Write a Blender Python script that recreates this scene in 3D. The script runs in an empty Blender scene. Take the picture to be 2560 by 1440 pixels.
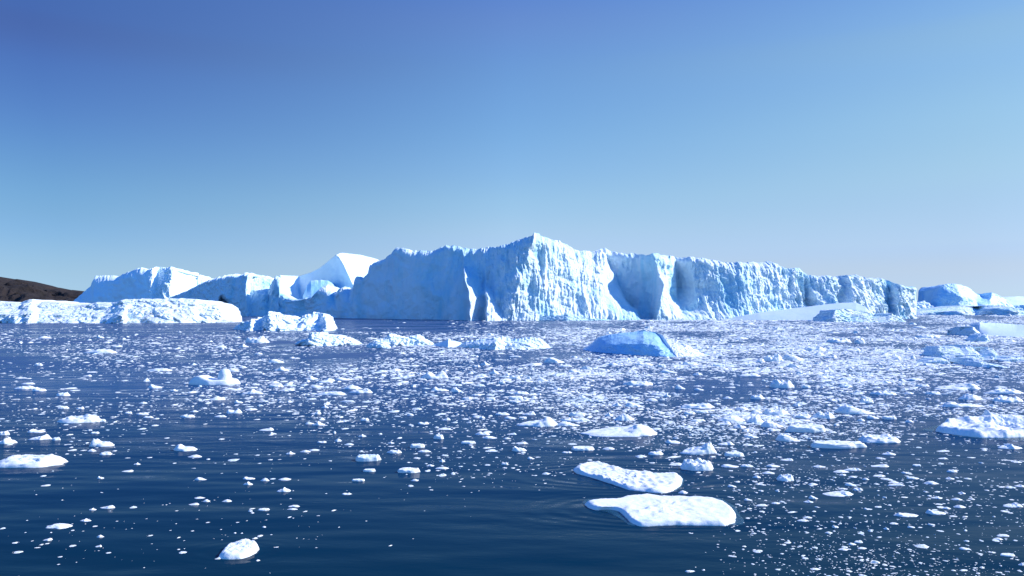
import bpy, math
import numpy as np

# ---------------------------------------------------------------- view geometry
F = 1950.0        # focal length in photo pixels (photo is 2560 x 1440)
HY = 772.0        # horizon row
CH = 7.0          # eye height over the water, m
PX0 = 1280.0

def dist(py):                       # distance of a water point seen at row py
    return CH * F / (py - HY)

def world(px, py, z=0.0):           # photo pixel -> point on the plane at height z
    Y = (CH - z) * F / (py - HY)
    return (px - PX0) / F * Y, Y

sc = bpy.context.scene
col = sc.collection
rng = np.random.default_rng(11)

# ---------------------------------------------------------------- numpy gradient noise
_perm = np.random.default_rng(5).permutation(4096).astype(np.int64)
_g = np.random.default_rng(6).normal(size=(4096, 3)); _g /= np.linalg.norm(_g, axis=1)[:, None]

def _hash(i, j, k):
    return _perm[(_perm[(_perm[i & 4095] + j) & 4095] + k) & 4095]

def noise(x, y, z=0.0):
    x, y, z = np.broadcast_arrays(np.asarray(x, float), np.asarray(y, float), np.asarray(z, float))
    xi = np.floor(x).astype(np.int64); yi = np.floor(y).astype(np.int64); zi = np.floor(z).astype(np.int64)
    xf, yf, zf = x - xi, y - yi, z - zi
    u = xf**3*(xf*(xf*6-15)+10); v = yf**3*(yf*(yf*6-15)+10); w = zf**3*(zf*(zf*6-15)+10)
    out = 0.0
    for a in (0, 1):
        for b in (0, 1):
            for c in (0, 1):
                g = _g[_hash(xi+a, yi+b, zi+c)]
                d = g[..., 0]*(xf-a) + g[..., 1]*(yf-b) + g[..., 2]*(zf-c)
                out = out + d * (u if a else 1-u) * (v if b else 1-v) * (w if c else 1-w)
    return out * 1.6

def fbm(x, y, z=0.0, o=4, gain=.5):
    s, a, f = 0.0, 1.0, 1.0
    for i in range(o):
        s = s + a * noise(x*f + 17*i, y*f + 31*i, z*f + 7*i); a *= gain; f *= 2.03
    return s

def ridged(x, y, z=0.0, o=4, gain=.5):
    s, a, f = 0.0, 1.0, 1.0
    for i in range(o):
        s = s + a * (1 - 2*np.abs(noise(x*f + 13*i, y*f + 41*i, z*f + 3*i))); a *= gain; f *= 2.1
    return s

def billow(x, y, z=0.0, o=3, gain=.5):
    s, a, f = 0.0, 1.0, 1.0
    for i in range(o):
        s = s + a * (2*np.abs(noise(x*f + 19*i, y*f + 11*i, z*f + 5*i)) - .5); a *= gain; f *= 2.1
    return s

def sstep(a, b, x):
    t = np.clip((x-a)/(b-a), 0, 1); return t*t*(3-2*t)

# ---------------------------------------------------------------- mesh helpers
def mesh_from(name, V, Q, smooth=True, mat=None, T=None):
    """V (n,3), Q (m,4) quads, T (k,3) tris"""
    me = bpy.data.meshes.new(name)
    V = np.ascontiguousarray(V, np.float32)
    me.vertices.add(len(V)); me.vertices.foreach_set('co', V.ravel())
    nq = 0 if Q is None else len(Q); nt = 0 if T is None else len(T)
    idx = []
    if nq: idx.append(np.asarray(Q, np.int32).ravel())
    if nt: idx.append(np.asarray(T, np.int32).ravel())
    idx = np.concatenate(idx)
    me.loops.add(len(idx)); me.loops.foreach_set('vertex_index', idx)
    me.polygons.add(nq+nt)
    st = np.concatenate([np.arange(nq)*4, nq*4 + np.arange(nt)*3]).astype(np.int32)
    me.polygons.foreach_set('loop_start', st)
    me.update(calc_edges=True); me.validate()
    me.polygons.foreach_set('use_smooth', np.full(nq+nt, smooth, bool))
    if mat: me.materials.append(mat)
    return me

def put(name, me, loc=(0, 0, 0), label=None, cat=None, group=None, kind=None, parent=None):
    o = bpy.data.objects.new(name, me); col.objects.link(o); o.location = loc
    if parent: o.parent = parent
    if label: o['label'] = label
    if cat: o['category'] = cat
    if group: o['group'] = group
    if kind: o['kind'] = kind
    return o

def grid_quads(nu, nv, wrap=False, flip=False):
    i = np.arange(nu if wrap else nu-1); j = np.arange(nv-1)
    I, J = np.meshgrid(i, j); I2 = (I+1) % nu
    a = J*nu+I; b = J*nu+I2; c = (J+1)*nu+I2; d = (J+1)*nu+I
    q = np.stack([a, b, c, d], -1).reshape(-1, 4)
    return q[:, ::-1] if flip else q

# ---------------------------------------------------------------- materials
def new_mat(name):
    m = bpy.data.materials.new(name); m.use_nodes = True
    nt = m.node_tree; nt.nodes.clear()
    return m, nt

class NB:
    def __init__(s, nt): s.nt = nt
    def n(s, t, **k):
        x = s.nt.nodes.new(t)
        for a, b in k.items():
            if a == 'i':
                for kk, vv in b.items(): x.inputs[kk].default_value = vv
            else: setattr(x, a, b)
        return x
    def l(s, a, b): s.nt.links.new(a, b)
    def math(s, op, a, b=None, clamp=False):
        x = s.nt.nodes.new('ShaderNodeMath'); x.operation = op; x.use_clamp = clamp
        for i, v in enumerate((a, b)):
            if v is None: continue
            if hasattr(v, 'links'): s.l(v, x.inputs[i])
            else: x.inputs[i].default_value = v
        return x.outputs[0]

def ice_material(name, white, blue, scale, streak=(1, 1, .25), blue_lo=.52, blue_hi=.72, bump=.5, dirt=0.0, rough=.55, bdist=1.0, spec=.3):
    m, nt = new_mat(name); b = NB(nt)
    out = b.n('ShaderNodeOutputMaterial'); p = b.n('ShaderNodeBsdfPrincipled')
    p.inputs['Roughness'].default_value = rough
    p.inputs['Specular IOR Level'].default_value = spec
    geo = b.n('ShaderNodeNewGeometry')
    mp = b.n('ShaderNodeMapping'); mp.inputs['Scale'].default_value = [scale*k for k in streak]
    b.l(geo.outputs['Position'], mp.inputs['Vector'])
    n1 = b.n('ShaderNodeTexNoise', i={'Scale': .35, 'Detail': 6, 'Roughness': .6, 'Distortion': .4})
    b.l(mp.outputs[0], n1.inputs['Vector'])
    r = b.n('ShaderNodeValToRGB'); e = r.color_ramp.elements
    e[0].position = blue_lo; e[0].color = (*white, 1); e[1].position = blue_hi; e[1].color = (*blue, 1)
    b.l(n1.outputs['Fac'], r.inputs['Fac'])
    colr = r.outputs['Color']
    if dirt:
        n3 = b.n('ShaderNodeTexNoise', i={'Scale': 1.1*scale, 'Detail': 8, 'Roughness': .75})
        b.l(geo.outputs['Position'], n3.inputs['Vector'])
        n4 = b.n('ShaderNodeTexNoise', i={'Scale': .10*scale, 'Detail': 3})
        b.l(geo.outputs['Position'], n4.inputs['Vector'])
        s = b.math('ADD', n3.outputs['Fac'], b.math('MULTIPLY', b.math('SUBTRACT', n4.outputs['Fac'], .5), .5))
        rr = b.n('ShaderNodeValToRGB'); ee = rr.color_ramp.elements
        ee[0].position = .50; ee[0].color = (0, 0, 0, 1); ee[1].position = .60; ee[1].color = (dirt, dirt, dirt, 1)
        b.l(s, rr.inputs['Fac'])
        mx = b.n('ShaderNodeMixRGB'); mx.inputs['Color2'].default_value = (.16, .15, .17, 1)
        b.l(rr.outputs['Color'], mx.inputs['Fac']); b.l(colr, mx.inputs['Color1']); colr = mx.outputs[0]
    b.l(colr, p.inputs['Base Color'])
    n2 = b.n('ShaderNodeTexNoise', i={'Scale': 2.2*scale, 'Detail': 8, 'Roughness': .68})
    b.l(geo.outputs['Position'], n2.inputs['Vector'])
    bp = b.n('ShaderNodeBump'); bp.inputs['Strength'].default_value = bump; bp.inputs['Distance'].default_value = bdist/scale*.45
    b.l(n2.outputs['Fac'], bp.inputs['Height']); b.l(bp.outputs[0], p.inputs['Normal'])
    b.l(p.outputs[0], out.inputs['Surface'])
    return m

WHITE = (.74, .885, .96)
M_berg = ice_material('glacier_ice', WHITE, (.38, .74, .90), .12, streak=(1, 1, .3), blue_lo=.46, blue_hi=.68, bump=.7)
M_bergblue = ice_material('blue_glacier_ice', (.60, .82, .95), (.30, .62, .90), .12, streak=(1, 1, .5), blue_lo=.40, blue_hi=.65, bump=.3)
M_small = ice_material('iceberg_ice', WHITE, (.46, .76, .90), .5, streak=(1, 1, .6), blue_lo=.54, blue_hi=.74, bump=.5)
M_dirty = ice_material('dirty_glacier_ice', (.76, .88, .93), (.62, .82, .90), .30, streak=(1, 1, .5), blue_lo=.56, blue_hi=.75, bump=.5, dirt=.45)
M_snow = ice_material('snow_cover', (.74, .90, .96), (.66, .82, .96), .10, bump=.15, blue_lo=.55, blue_hi=.8)
M_smooth = ice_material('smooth_grey_ice', (.56, .68, .80), (.48, .64, .80), .10, bump=.06, blue_lo=.4, blue_hi=.7, rough=.35)
M_deep = ice_material('deep_blue_ice', (.32, .62, .94), (.52, .80, .95), .35, streak=(1, 1, 1), blue_lo=.46, blue_hi=.72, bump=.35, rough=.25)
M_floe = ice_material('floe_ice', (.80, .86, .88), (.56, .78, .88), 1.6, streak=(1, 1, 1), blue_lo=.58, blue_hi=.8, bump=.18, rough=.5)
M_cyan = ice_material('wet_cyan_ice', (.45, .74, .90), (.26, .58, .84), 1.6, streak=(1, 1, 1), blue_lo=.42, blue_hi=.7, bump=.5, rough=.25)
M_brash = ice_material('brash_ice_pieces', (.80, .86, .86), (.58, .72, .78), .55, streak=(1, 1, 1), blue_lo=.48, blue_hi=.68, bump=.3)
M_ledge = ice_material('submerged_ice', (.04, .16, .26), (.01, .06, .13), 1.2, streak=(1, 1, 1), blue_lo=.4, blue_hi=.7, bump=.2, rough=.12)
_nt = M_ledge.node_tree; _nt.nodes['Principled BSDF'].inputs['Alpha'].default_value = .5

def rock_material():
    m, nt = new_mat('dark_rock'); b = NB(nt)
    out = b.n('ShaderNodeOutputMaterial'); p = b.n('ShaderNodeBsdfPrincipled'); p.inputs['Roughness'].default_value = .9
    geo = b.n('ShaderNodeNewGeometry')
    n1 = b.n('ShaderNodeTexNoise', i={'Scale': .02, 'Detail': 10, 'Roughness': .7}); b.l(geo.outputs['Position'], n1.inputs['Vector'])
    r = b.n('ShaderNodeValToRGB'); e = r.color_ramp.elements
    e[0].position = .35; e[0].color = (.003, .002, .003, 1); e[1].position = .70; e[1].color = (.020, .011, .009, 1)
    b.l(n1.outputs['Fac'], r.inputs['Fac']); b.l(r.outputs[0], p.inputs['Base Color'])
    bp = b.n('ShaderNodeBump'); bp.inputs['Strength'].default_value = 1; bp.inputs['Distance'].default_value = 12
    b.l(n1.outputs['Fac'], bp.inputs['Height']); b.l(bp.outputs[0], p.inputs['Normal'])
    b.l(p.outputs[0], out.inputs['Surface'])
    return m
M_rock = rock_material()

def water_material(rings):
    m, nt = new_mat('sea_water'); b = NB(nt)
    out = b.n('ShaderNodeOutputMaterial')
    body = b.n('ShaderNodeBsdfDiffuse'); gl = b.n('ShaderNodeBsdfGlossy'); fr = b.n('ShaderNodeFresnel'); fr.inputs['IOR'].default_value = 1.333
    geo = b.n('ShaderNodeNewGeometry'); pos = geo.outputs['Position']
    # broad slicks: calm lanes between rippled water
    ms = b.n('ShaderNodeMapping'); ms.inputs['Scale'].default_value = (.35, 1, 1); ms.inputs['Rotation'].default_value = (0, 0, .12)
    b.l(pos, ms.inputs['Vector'])
    s1 = b.n('ShaderNodeTexNoise', i={'Scale': .07, 'Detail': 4, 'Roughness': .55}); b.l(ms.outputs[0], s1.inputs['Vector'])
    slick = b.n('ShaderNodeMapRange', i={'From Min': .42, 'From Max': .58, 'To Min': .35, 'To Max': 1.25})
    b.l(s1.outputs['Fac'], slick.inputs['Value'])
    sep = b.n('ShaderNodeSeparateXYZ'); b.l(pos, sep.inputs[0])
    # sub-pixel ripples far away act as roughness; calm lanes stay smoother
    rf_ = b.n('ShaderNodeMapRange', i={'From Min': 25, 'From Max': 130, 'To Min': .05, 'To Max': .30}); b.l(sep.outputs['Y'], rf_.inputs['Value'])
    b.l(b.math('MULTIPLY', rf_.outputs[0], slick.outputs[0]), gl.inputs['Roughness'])
    # body colour, a little greener close by
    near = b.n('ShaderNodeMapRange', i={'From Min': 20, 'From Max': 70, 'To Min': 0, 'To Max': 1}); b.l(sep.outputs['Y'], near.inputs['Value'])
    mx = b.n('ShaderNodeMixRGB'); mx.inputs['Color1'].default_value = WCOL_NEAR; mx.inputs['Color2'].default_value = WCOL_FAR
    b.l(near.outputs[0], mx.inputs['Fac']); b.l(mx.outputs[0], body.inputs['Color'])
    # waves, heights in metres
    def wv(scale, amp, sx, rot, detail=3, rough=.55):
        mp = b.n('ShaderNodeMapping'); mp.inputs['Scale'].default_value = (sx, 1, 1); mp.inputs['Rotation'].default_value = (0, 0, rot)
        b.l(pos, mp.inputs['Vector'])
        t = b.n('ShaderNodeTexNoise', i={'Scale': scale, 'Detail': detail, 'Roughness': rough}); b.l(mp.outputs[0], t.inputs['Vector'])
        return b.math('MULTIPLY', t.outputs['Fac'], amp)
    nf = b.n('ShaderNodeMapRange', i={'From Min': 22, 'From Max': 60, 'To Min': .3, 'To Max': 1.1}); b.l(sep.outputs['Y'], nf.inputs['Value'])
    h = b.math('MULTIPLY', b.math('MULTIPLY', b.math('ADD', wv(2.2, .050, .45, .25, 4), wv(7.0, .008, .6, -.3, 2)), slick.outputs[0]), nf.outputs[0])
    h = b.math('ADD', h, wv(.30, .22, .35, .3, 2))
    for (cx, cy, ax, ay, wl, amp, r0, r1) in rings:
        dx = b.math('DIVIDE', b.math('SUBTRACT', sep.outputs['X'], cx), ax); dy = b.math('DIVIDE', b.math('SUBTRACT', sep.outputs['Y'], cy), ay)
        d = b.math('SQRT', b.math('ADD', b.math('MULTIPLY', dx, dx), b.math('MULTIPLY', dy, dy)))
        wob = b.math('MULTIPLY', s1.outputs['Fac'], 1.5)
        w = b.math('SINE', b.math('MULTIPLY', b.math('ADD', d, wob), 6.2832/wl))
        f = b.n('ShaderNodeMapRange', i={'From Min': r0, 'From Max': r1, 'To Min': 1, 'To Max': 0}); b.l(d, f.inputs['Value'])
        h = b.math('ADD', h, b.math('MULTIPLY', b.math('MULTIPLY', w, f.outputs[0]), amp))
    bp = b.n('ShaderNodeBump'); bp.inputs['Strength'].default_value = 1; bp.inputs['Distance'].default_value = 1
    b.l(h, bp.inputs['Height']); b.l(bp.outputs[0], gl.inputs['Normal']); b.l(bp.outputs[0], fr.inputs['Normal']); b.l(bp.outputs[0], body.inputs['Normal'])
    # steep unresolved wavelets hide part of the mirror reflection
    rfl = b.n('ShaderNodeMapRange', i={'From Min': 25, 'From Max': 260, 'To Min': .42, 'To Max': .5}); b.l(sep.outputs['Y'], rfl.inputs['Value'])
    ms_ = b.n('ShaderNodeMixShader'); b.l(b.math('MULTIPLY', fr.outputs[0], rfl.outputs[0]), ms_.inputs[0])
    b.l(body.outputs[0], ms_.inputs[1]); b.l(gl.outputs[0], ms_.inputs[2]); b.l(ms_.outputs[0], out.inputs['Surface'])
    return m
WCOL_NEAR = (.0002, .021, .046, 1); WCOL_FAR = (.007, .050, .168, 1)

# ---------------------------------------------------------------- water
cx1, cy1 = world(1650, 1275); cx2, cy2 = world(1575, 1190); cx3, cy3 = world(2460, 1085); cx4, cy4 = world(598, 1378)
RINGS = [(cx1, cy1, 2.0, 1.0, .42, .006, 1.2, 3.4), (cx2, cy2, 2.0, 1.0, .50, .007, 1.2, 4.0),
         (cx3, cy3, 2.0, 1.0, .8, .008, 1.6, 4.5), (cx4, cy4, 1.5, 1.0, .35, .0015, .6, 1.6)]
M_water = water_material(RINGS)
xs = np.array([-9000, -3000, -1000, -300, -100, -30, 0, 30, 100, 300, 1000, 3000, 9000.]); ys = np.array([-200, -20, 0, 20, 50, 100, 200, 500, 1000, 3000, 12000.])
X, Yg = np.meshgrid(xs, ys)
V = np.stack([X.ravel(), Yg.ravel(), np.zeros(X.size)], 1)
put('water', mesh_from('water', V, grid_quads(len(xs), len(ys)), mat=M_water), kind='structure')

# ---------------------------------------------------------------- relief bergs
def relief(name, sky, label, mat, lines=None, base=None, T=40, nu=300, nv=60, lean=.35, leanp=1.3, disp=(), jag=0.0, jagf=8.0,
           rim=0.0, seed=0, cat='iceberg', group=None, mask=None, endt=.10, smooth=None, ecurve=0.0, rnd=0.0, wob=0.0, y3=.8):
    sky = np.array(sky, float)
    px = np.linspace(sky[0, 0], sky[-1, 0], nu)
    py = np.interp(px, sky[:, 0], sky[:, 1])
    vv = np.linspace(0, 1, nv)
    if lines is not None:
        Yd = np.empty((nv, nu))
        for r, v in enumerate(vv):
            a = np.array([(np.interp(v, [q[0] for q in L], [q[1] for q in L]), np.interp(v, [q[0] for q in L], [q[2] for q in L])) for L in lines])
            a = a[np.argsort(a[:, 0], kind='stable')]
            wp = wob*(noise(px/(wob*5+1), v*4.0, seed+.3) + .5*noise(px/(wob*2+1), v*9.0, seed+4.3)) if wob else 0
            Yd[r] = np.interp(px + wp, a[:, 0], a[:, 1])
    else:
        base = np.array(base, float)
        Yb = dist(np.interp(px, base[:, 0], base[:, 1]))
        zt0 = CH + (HY - py)/F*Yb
        Yd = Yb[None, :] + lean*np.maximum(zt0, .3)[None, :]*(vv[:, None]**leanp)
    if smooth is None: smooth = .012*(px[-1]-px[0])
    if smooth:
        sg = smooth/(px[1]-px[0]); kk = np.arange(-int(3*sg)-1, int(3*sg)+2); kw = np.exp(-.5*(kk/max(sg, .3))**2); kw /= kw.sum(); h_ = len(kk)//2
        Yp = np.pad(Yd, ((0, 0), (h_, h_)), mode='edge')
        Yd = np.stack([np.convolve(row, kw, 'valid') for row in Yp])
    if ecurve or rnd:
        tt = np.abs(2*(px-px[0])/(px[-1]-px[0])-1)
        Yd = Yd + (ecurve*(1-np.sqrt(np.maximum(0, 1-tt**5))))[None, :]
        hh_ = np.maximum(CH + (HY - py)/F*Yd[-1], .1)
        Yd = Yd + rnd*hh_[None, :]*(sstep(.45, 1, vv)**2)[:, None]
    zt = CH + (HY - py)/F*Yd[-1]
    zt = np.maximum(zt, .02); zt0_ = zt.copy()
    if jag:
        zt = zt*(1 + 0) + jag*fbm(px/jagf, seed*3.3, 0, 4, .6)*np.minimum(1, zt/(4*jag))
        zt = np.maximum(zt, .02)
    Z = vv[:, None]*zt0_[None, :] + (zt-zt0_)[None, :]*(vv[:, None]**6)
    Xw = (px[None, :] - PX0)/F*Yd
    t = (px - px[0])/(px[-1]-px[0])
    taper = np.minimum(1, np.minimum(t, 1-t)/endt)**.5
    D = np.zeros_like(Yd); DX = np.zeros_like(Yd)
    for d in disp:
        kind, fx, fz, amp = d[:4]
        wx = Xw + fx*.6*noise(Xw/(fx*2.5), Z/(fz*.8), seed+9)
        yy = Yd/fx*y3 + seed*1.7
        if kind == 'r': nn = ridged(wx/fx, Z/fz, yy, 4, .5)*(1+.9*noise(Xw/(fx*3.1), Z/(fz*1.2), seed+2.2))
        elif kind == 'b': nn = billow(wx/fx, Z/fz, yy, 3, .5)
        elif kind == 'k':
            nn = np.abs(noise((wx+.7*Z)/fx, (Z-.4*wx)/fz, yy))*2 - .5 + np.abs(noise((wx-.9*Z)/(fx*.6)+7, (Z+.5*wx)/(fz*.7), yy))
        else: nn = fbm(wx/fx, Z/fz, yy, 4, .55)
        w = 1.0
        if mask is not None and kind != 'k': w = mask(px[None, :], vv[:, None])
        D -= amp*nn*w
        DX += .35*amp*noise(Xw/fx+5, Z/fz+9, seed)*w
    D *= taper[None, :]; DX *= taper[None, :]
    if rim:
        q = np.clip((vv-.90)/.10, 0, 1)[:, None]
        D += rim*q**2*(1+.6*fbm(Xw/8, Z/8, seed, 3))*taper[None, :]
    Yf = Yd + D; Xf = Xw + DX
    rows = [np.stack([Xf[0], Yf[0], np.full(nu, -2.5)], 1)]
    for r in range(nv): rows.append(np.stack([Xf[r], Yf[r], Z[r]], 1))
    Tp = T*np.sin(np.pi*np.clip(t, 0, 1))**.4
    Tp[0] = Tp[-1] = 0
    nb = 10
    for k in range(1, nb+1):
        s = k/nb
        dz = -np.maximum(.02, .06*zt)*s*1.5 + .03*zt*fbm(Xf[-1]/10, Yf[-1]/10+s*4, seed, 3)*min(1, s*3)
        rows.append(np.stack([Xf[-1], Yf[-1]+Tp*s, zt+np.minimum(dz, 0)-.01*s], 1))
    for k in (1, 2, 3):
        s = k/3
        rows.append(np.stack([Xf[-1], Yf[-1]+Tp*(1+.1*s), zt*.85*(1-s) - 2.5*s], 1))
    V = np.concatenate(rows)
    cxm = float(np.mean(Xf[0])); cym = float(np.mean(Yf[0]) + T*.3)
    V = V - np.array([cxm, cym, 0])
    me = mesh_from(name, V, grid_quads(nu, len(rows)), mat=mat)
    return put(name, me, (cxm, cym, 0), label, cat, group)

def L(*a): return list(a)

# main iceberg: plan lines around the front, each (height fraction, photo column, distance)
main_sky = [(658,770),(664,752),(672,722),(680,700),(687,689),(692,692),(699,700),(701,730),(720,745),(750,750),(762,744),(775,745),(785,733),(800,722),(817,710),(830,716),(840,730),(845,722),(857,716),(875,722),(882,718),
 (887,692),(900,689),(904,695),(920,680),(922,662),(940,652),(950,650),(960,646),(975,635),(980,625),(987,616),(1000,619),(1020,621),(1040,627),(1062,624),(1082,626),(1085,622),(1095,619),(1115,612),(1137,614),(1160,619),(1200,619),(1240,617),
 (1247,617),(1262,610),(1282,604),(1305,596),(1317,591),(1330,590),(1335,581),(1347,584),(1350,591),(1362,590),(1375,596),(1400,602),(1420,611),(1440,626),(1462,626),(1480,629),(1500,620),(1515,620),(1532,627),(1550,632),(1570,635),(1590,632),
 (1620,635),(1637,632),(1650,634),(1665,639),(1700,641),(1730,641),(1762,645),(1787,651),(1810,654),(1853,656),(1904,655),(1925,653),(1942,661),(1963,670),(1996,671),(2005,683),(2031,689),(2082,692),(2132,687),(2156,693),(2195,695),(2225,704),(2260,716),(2286,717),(2289,722)]
main_lines = [
 L((0,658,720),(1,658,735)), L((0,700,690),(1,700,705)), L((0,780,640),(.4,780,648),(1,784,636)), L((0,838,605),(.35,838,612),(1,838,650)), L((0,850,597),(.5,846,604),(1,846,606)), L((0,868,583),(.5,868,592),(1,880,618)), L((0,884,573),(1,886,583)),
 L((0,985,532),(1,985,545)), L((0,1100,506),(.5,1100,510),(1,1100,520)),
 L((0,1165,486),(.55,1160,500),(.85,1158,510),(1,1157,512)), L((0,1178,455),(.3,1172,462),(.55,1163,474),(.72,1159,500),(1,1158,512)), L((0,1208,472),(.3,1196,477),(.55,1180,484),(.72,1163,504),(1,1162,512)),
 L((0,1214,474),(.35,1210,484),(.5,1208,498),(1,1208,504)), L((0,1220,451),(.35,1214,470),(.5,1212,494),(1,1212,504)), L((0,1262,466),(.3,1236,478),(.5,1224,496),(1,1224,504)),
 L((0,1274,464),(.5,1262,478),(.6,1255,484),(1,1246,492)),
 L((0,1285,466),(.5,1300,474),(.75,1322,478),(1,1332,482)),
 L((0,1300,465),(.5,1322,478),(1,1342,490)),
 L((0,1420,474),(.5,1410,494),(1,1400,512)),
 L((0,1520,484),(.5,1480,506),(1,1445,524)),
 L((0,1602,496),(.2,1572,512),(.5,1535,522),(.75,1520,532),(1,1492,540)),
 L((0,1606,524),(.2,1577,546),(.5,1541,552),(.75,1526,556),(1,1498,560)),
 L((0,1625,524),(.5,1600,543),(1,1590,550)),
 L((0,1640,494),(.2,1648,500),(.5,1656,505),(.8,1640,512),(1,1634,514)),
 L((0,1692,500),(.2,1684,512),(.5,1672,523),(1,1668,530)),
 L((0,1715,500),(.15,1700,522),(.5,1690,545),(1,1684,545)),
 L((0,1745,500),(.15,1742,516),(.5,1730,530),(1,1730,530)),
 L((0,1850,507),(.5,1850,521),(1,1850,534)), L((0,1958,524),(.5,1958,538),(1,1958,552)),
 L((0,1975,528),(1,1975,553)), L((0,2018,541),(.4,2012,551),(1,1998,562)), L((0,2046,532),(.5,2036,541),(1,2026,553)),
 L((0,2085,530),(.5,2080,542),(1,2062,556)), L((0,2102,534),(.5,2104,551),(1,2090,568)),
 L((0,2132,528),(.5,2124,542),(1,2116,558)), L((0,2210,548),(.5,2200,566),(1,2195,586)),
 L((0,2222,560),(.5,2212,580),(1,2206,592)), L((0,2245,548),(.5,2240,560),(1,2238,574)),
 L((0,2289,575),(1,2289,600))]
def main_mask(px, v):
    w = .6 + .4*sstep(1120, 1260, px)
    w = w*(1 - .65*sstep(1500, 1525, px)*(1-sstep(1630, 1650, px))*sstep(.1, .25, v))
    w = w*(1 - .6*sstep(1685, 1692, px)*(1-sstep(1722, 1735, px))*sstep(.15, .3, v))
    w = w*(.55 + .45*sstep(880, 700, px) + .45*sstep(1120, 1250, px) + .5*sstep(1940, 1990, px))
    return w
relief('iceberg', main_sky, 'huge fluted iceberg with a long cliff wall and central peak, largest of all', M_berg, lines=main_lines, T=70, nu=2000, nv=190,
       y3=.12, disp=[('k', 16, 26, 1.5), ('r', 13, 60, 1.9), ('r', 4.8, 34, 1.15), ('r', 2.2, 12, .4), ('n', 1.4, 2.0, .45), ('n', 10, 9, 1.6)], jag=.8, jagf=16, rim=6, seed=1, mask=main_mask, endt=.01, smooth=1.4, wob=5)

# white sloping berg behind the main one's low ridge
relief('iceberg', [(690,742),(695,700),(699,688),(720,689),(750,690),(775,682),(800,670),(812,660),(840,637),(848,633),(855,632),(900,637),(940,647),(990,668),(1010,700)],
       'smooth white-topped iceberg slope with pale blue face rising behind the low jagged ridge', M_snow,
       lines=[L((0,690,830),(1,690,850)), L((0,705,800),(1,705,850)), L((0,748,835),(.55,740,860),(1,738,905)), L((0,760,850),(.6,745,885),(1,748,905)),
              L((0,890,775),(.45,885,792),(.75,862,806),(1,840,820)), L((0,900,782),(.45,895,812),(.75,872,832),(1,850,850)), L((0,1010,840),(1,1010,900))],
       T=80, nu=420, nv=90, disp=[('n', 14, 14, .9), ('n', 4, 4, .25)], jag=.2, seed=4, endt=.02, smooth=2)
relief('iceberg', [(757,742),(768,712),(778,702),(800,700),(820,701),(830,708),(838,722),(842,742)],
       'pale cyan ice block with flat white top in the hollow before the smooth slope', M_bergblue,
       base=[(757,790),(842,790)], T=30, nu=120, nv=50, lean=1.2, leanp=3, disp=[('n', 6, 6, .5)], jag=.4, seed=44)

# cave ridge
cave_sky = [(418,760),(425,740),(457,728),(487,713),(500,704),(512,700),(532,695),(562,687),(582,684),(600,685),(612,681),(620,682),(627,692),(637,687),(650,688),(662,690),(680,697),(700,720),(710,760)]
relief('iceberg', cave_sky, 'blue shadowed ridge iceberg with a dark cave low in its wall and crumbled white crest', M_berg,
       lines=[L((0,418,800),(1,418,810)), L((0,470,770),(1,470,785)), L((0,548,735),(1,548,748)), L((0,551,765),(.40,551,762),(.52,556,738),(1,555,748)),
              L((0,572,765),(.30,568,762),(.46,566,737),(1,566,747)), L((0,574,730),(1,570,744)), L((0,620,705),(.5,620,712),(1,622,722)), L((0,632,712),(.6,628,722),(.75,628,735),(1,628,745)),
              L((0,662,706),(.5,664,716),(1,668,770)), L((0,710,720),(1,710,760))],
       T=70, nu=620, nv=120, wob=4, disp=[('k', 12, 14, 1.2), ('r', 10, 30, 1.3), ('n', 4, 5, .6), ('b', 3, 3, .35)], jag=.9, jagf=6, rim=10, seed=7, endt=.02, smooth=1.5)

# left peaked berg
relief('iceberg', [(168,772),(177,757),(190,745),(212,725),(226,712),(233,695),(236,690),(260,689),(297,690),(305,685),(312,682),(325,677),(337,672),(350,668),(365,674),(382,670),(390,667),(400,667),(415,670),(425,666),(437,675),(450,679),(462,682),(475,688),(485,695),(492,694),(497,687),(503,692),(507,695),(520,712),(540,745)],
       'peaked iceberg with broad blue shadow face, flat white shoulder and bright right slope', M_snow,
       lines=[L((0,168,905),(1,168,915)), L((0,232,870),(.45,232,878),(1,234,925)), L((0,298,848),(.75,296,856),(.85,296,866),(1,297,905)), L((0,312,842),(.85,312,850),(1,312,862)),
              L((0,375,822),(.7,380,832),(1,382,842)), L((0,396,826),(.6,392,842),(1,398,858)), L((0,408,818),(.5,415,828),(.8,428,832),(1,436,838)),
              L((0,440,836),(.5,462,848),(1,470,880)), L((0,500,850),(1,500,890)), L((0,540,860),(1,540,880))],
       T=80, nu=640, nv=120, wob=4, disp=[('k', 14, 14, .9), ('n', 16, 16, 1.6), ('r', 7, 12, 1.3), ('n', 2.5, 2.5, .5)], jag=.7, jagf=7, rim=3, seed=9, endt=.02,
       smooth=2.5, mask=lambda px, v: .25+1.0*sstep(365, 385, px)*(1-sstep(432, 450, px)))

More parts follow.
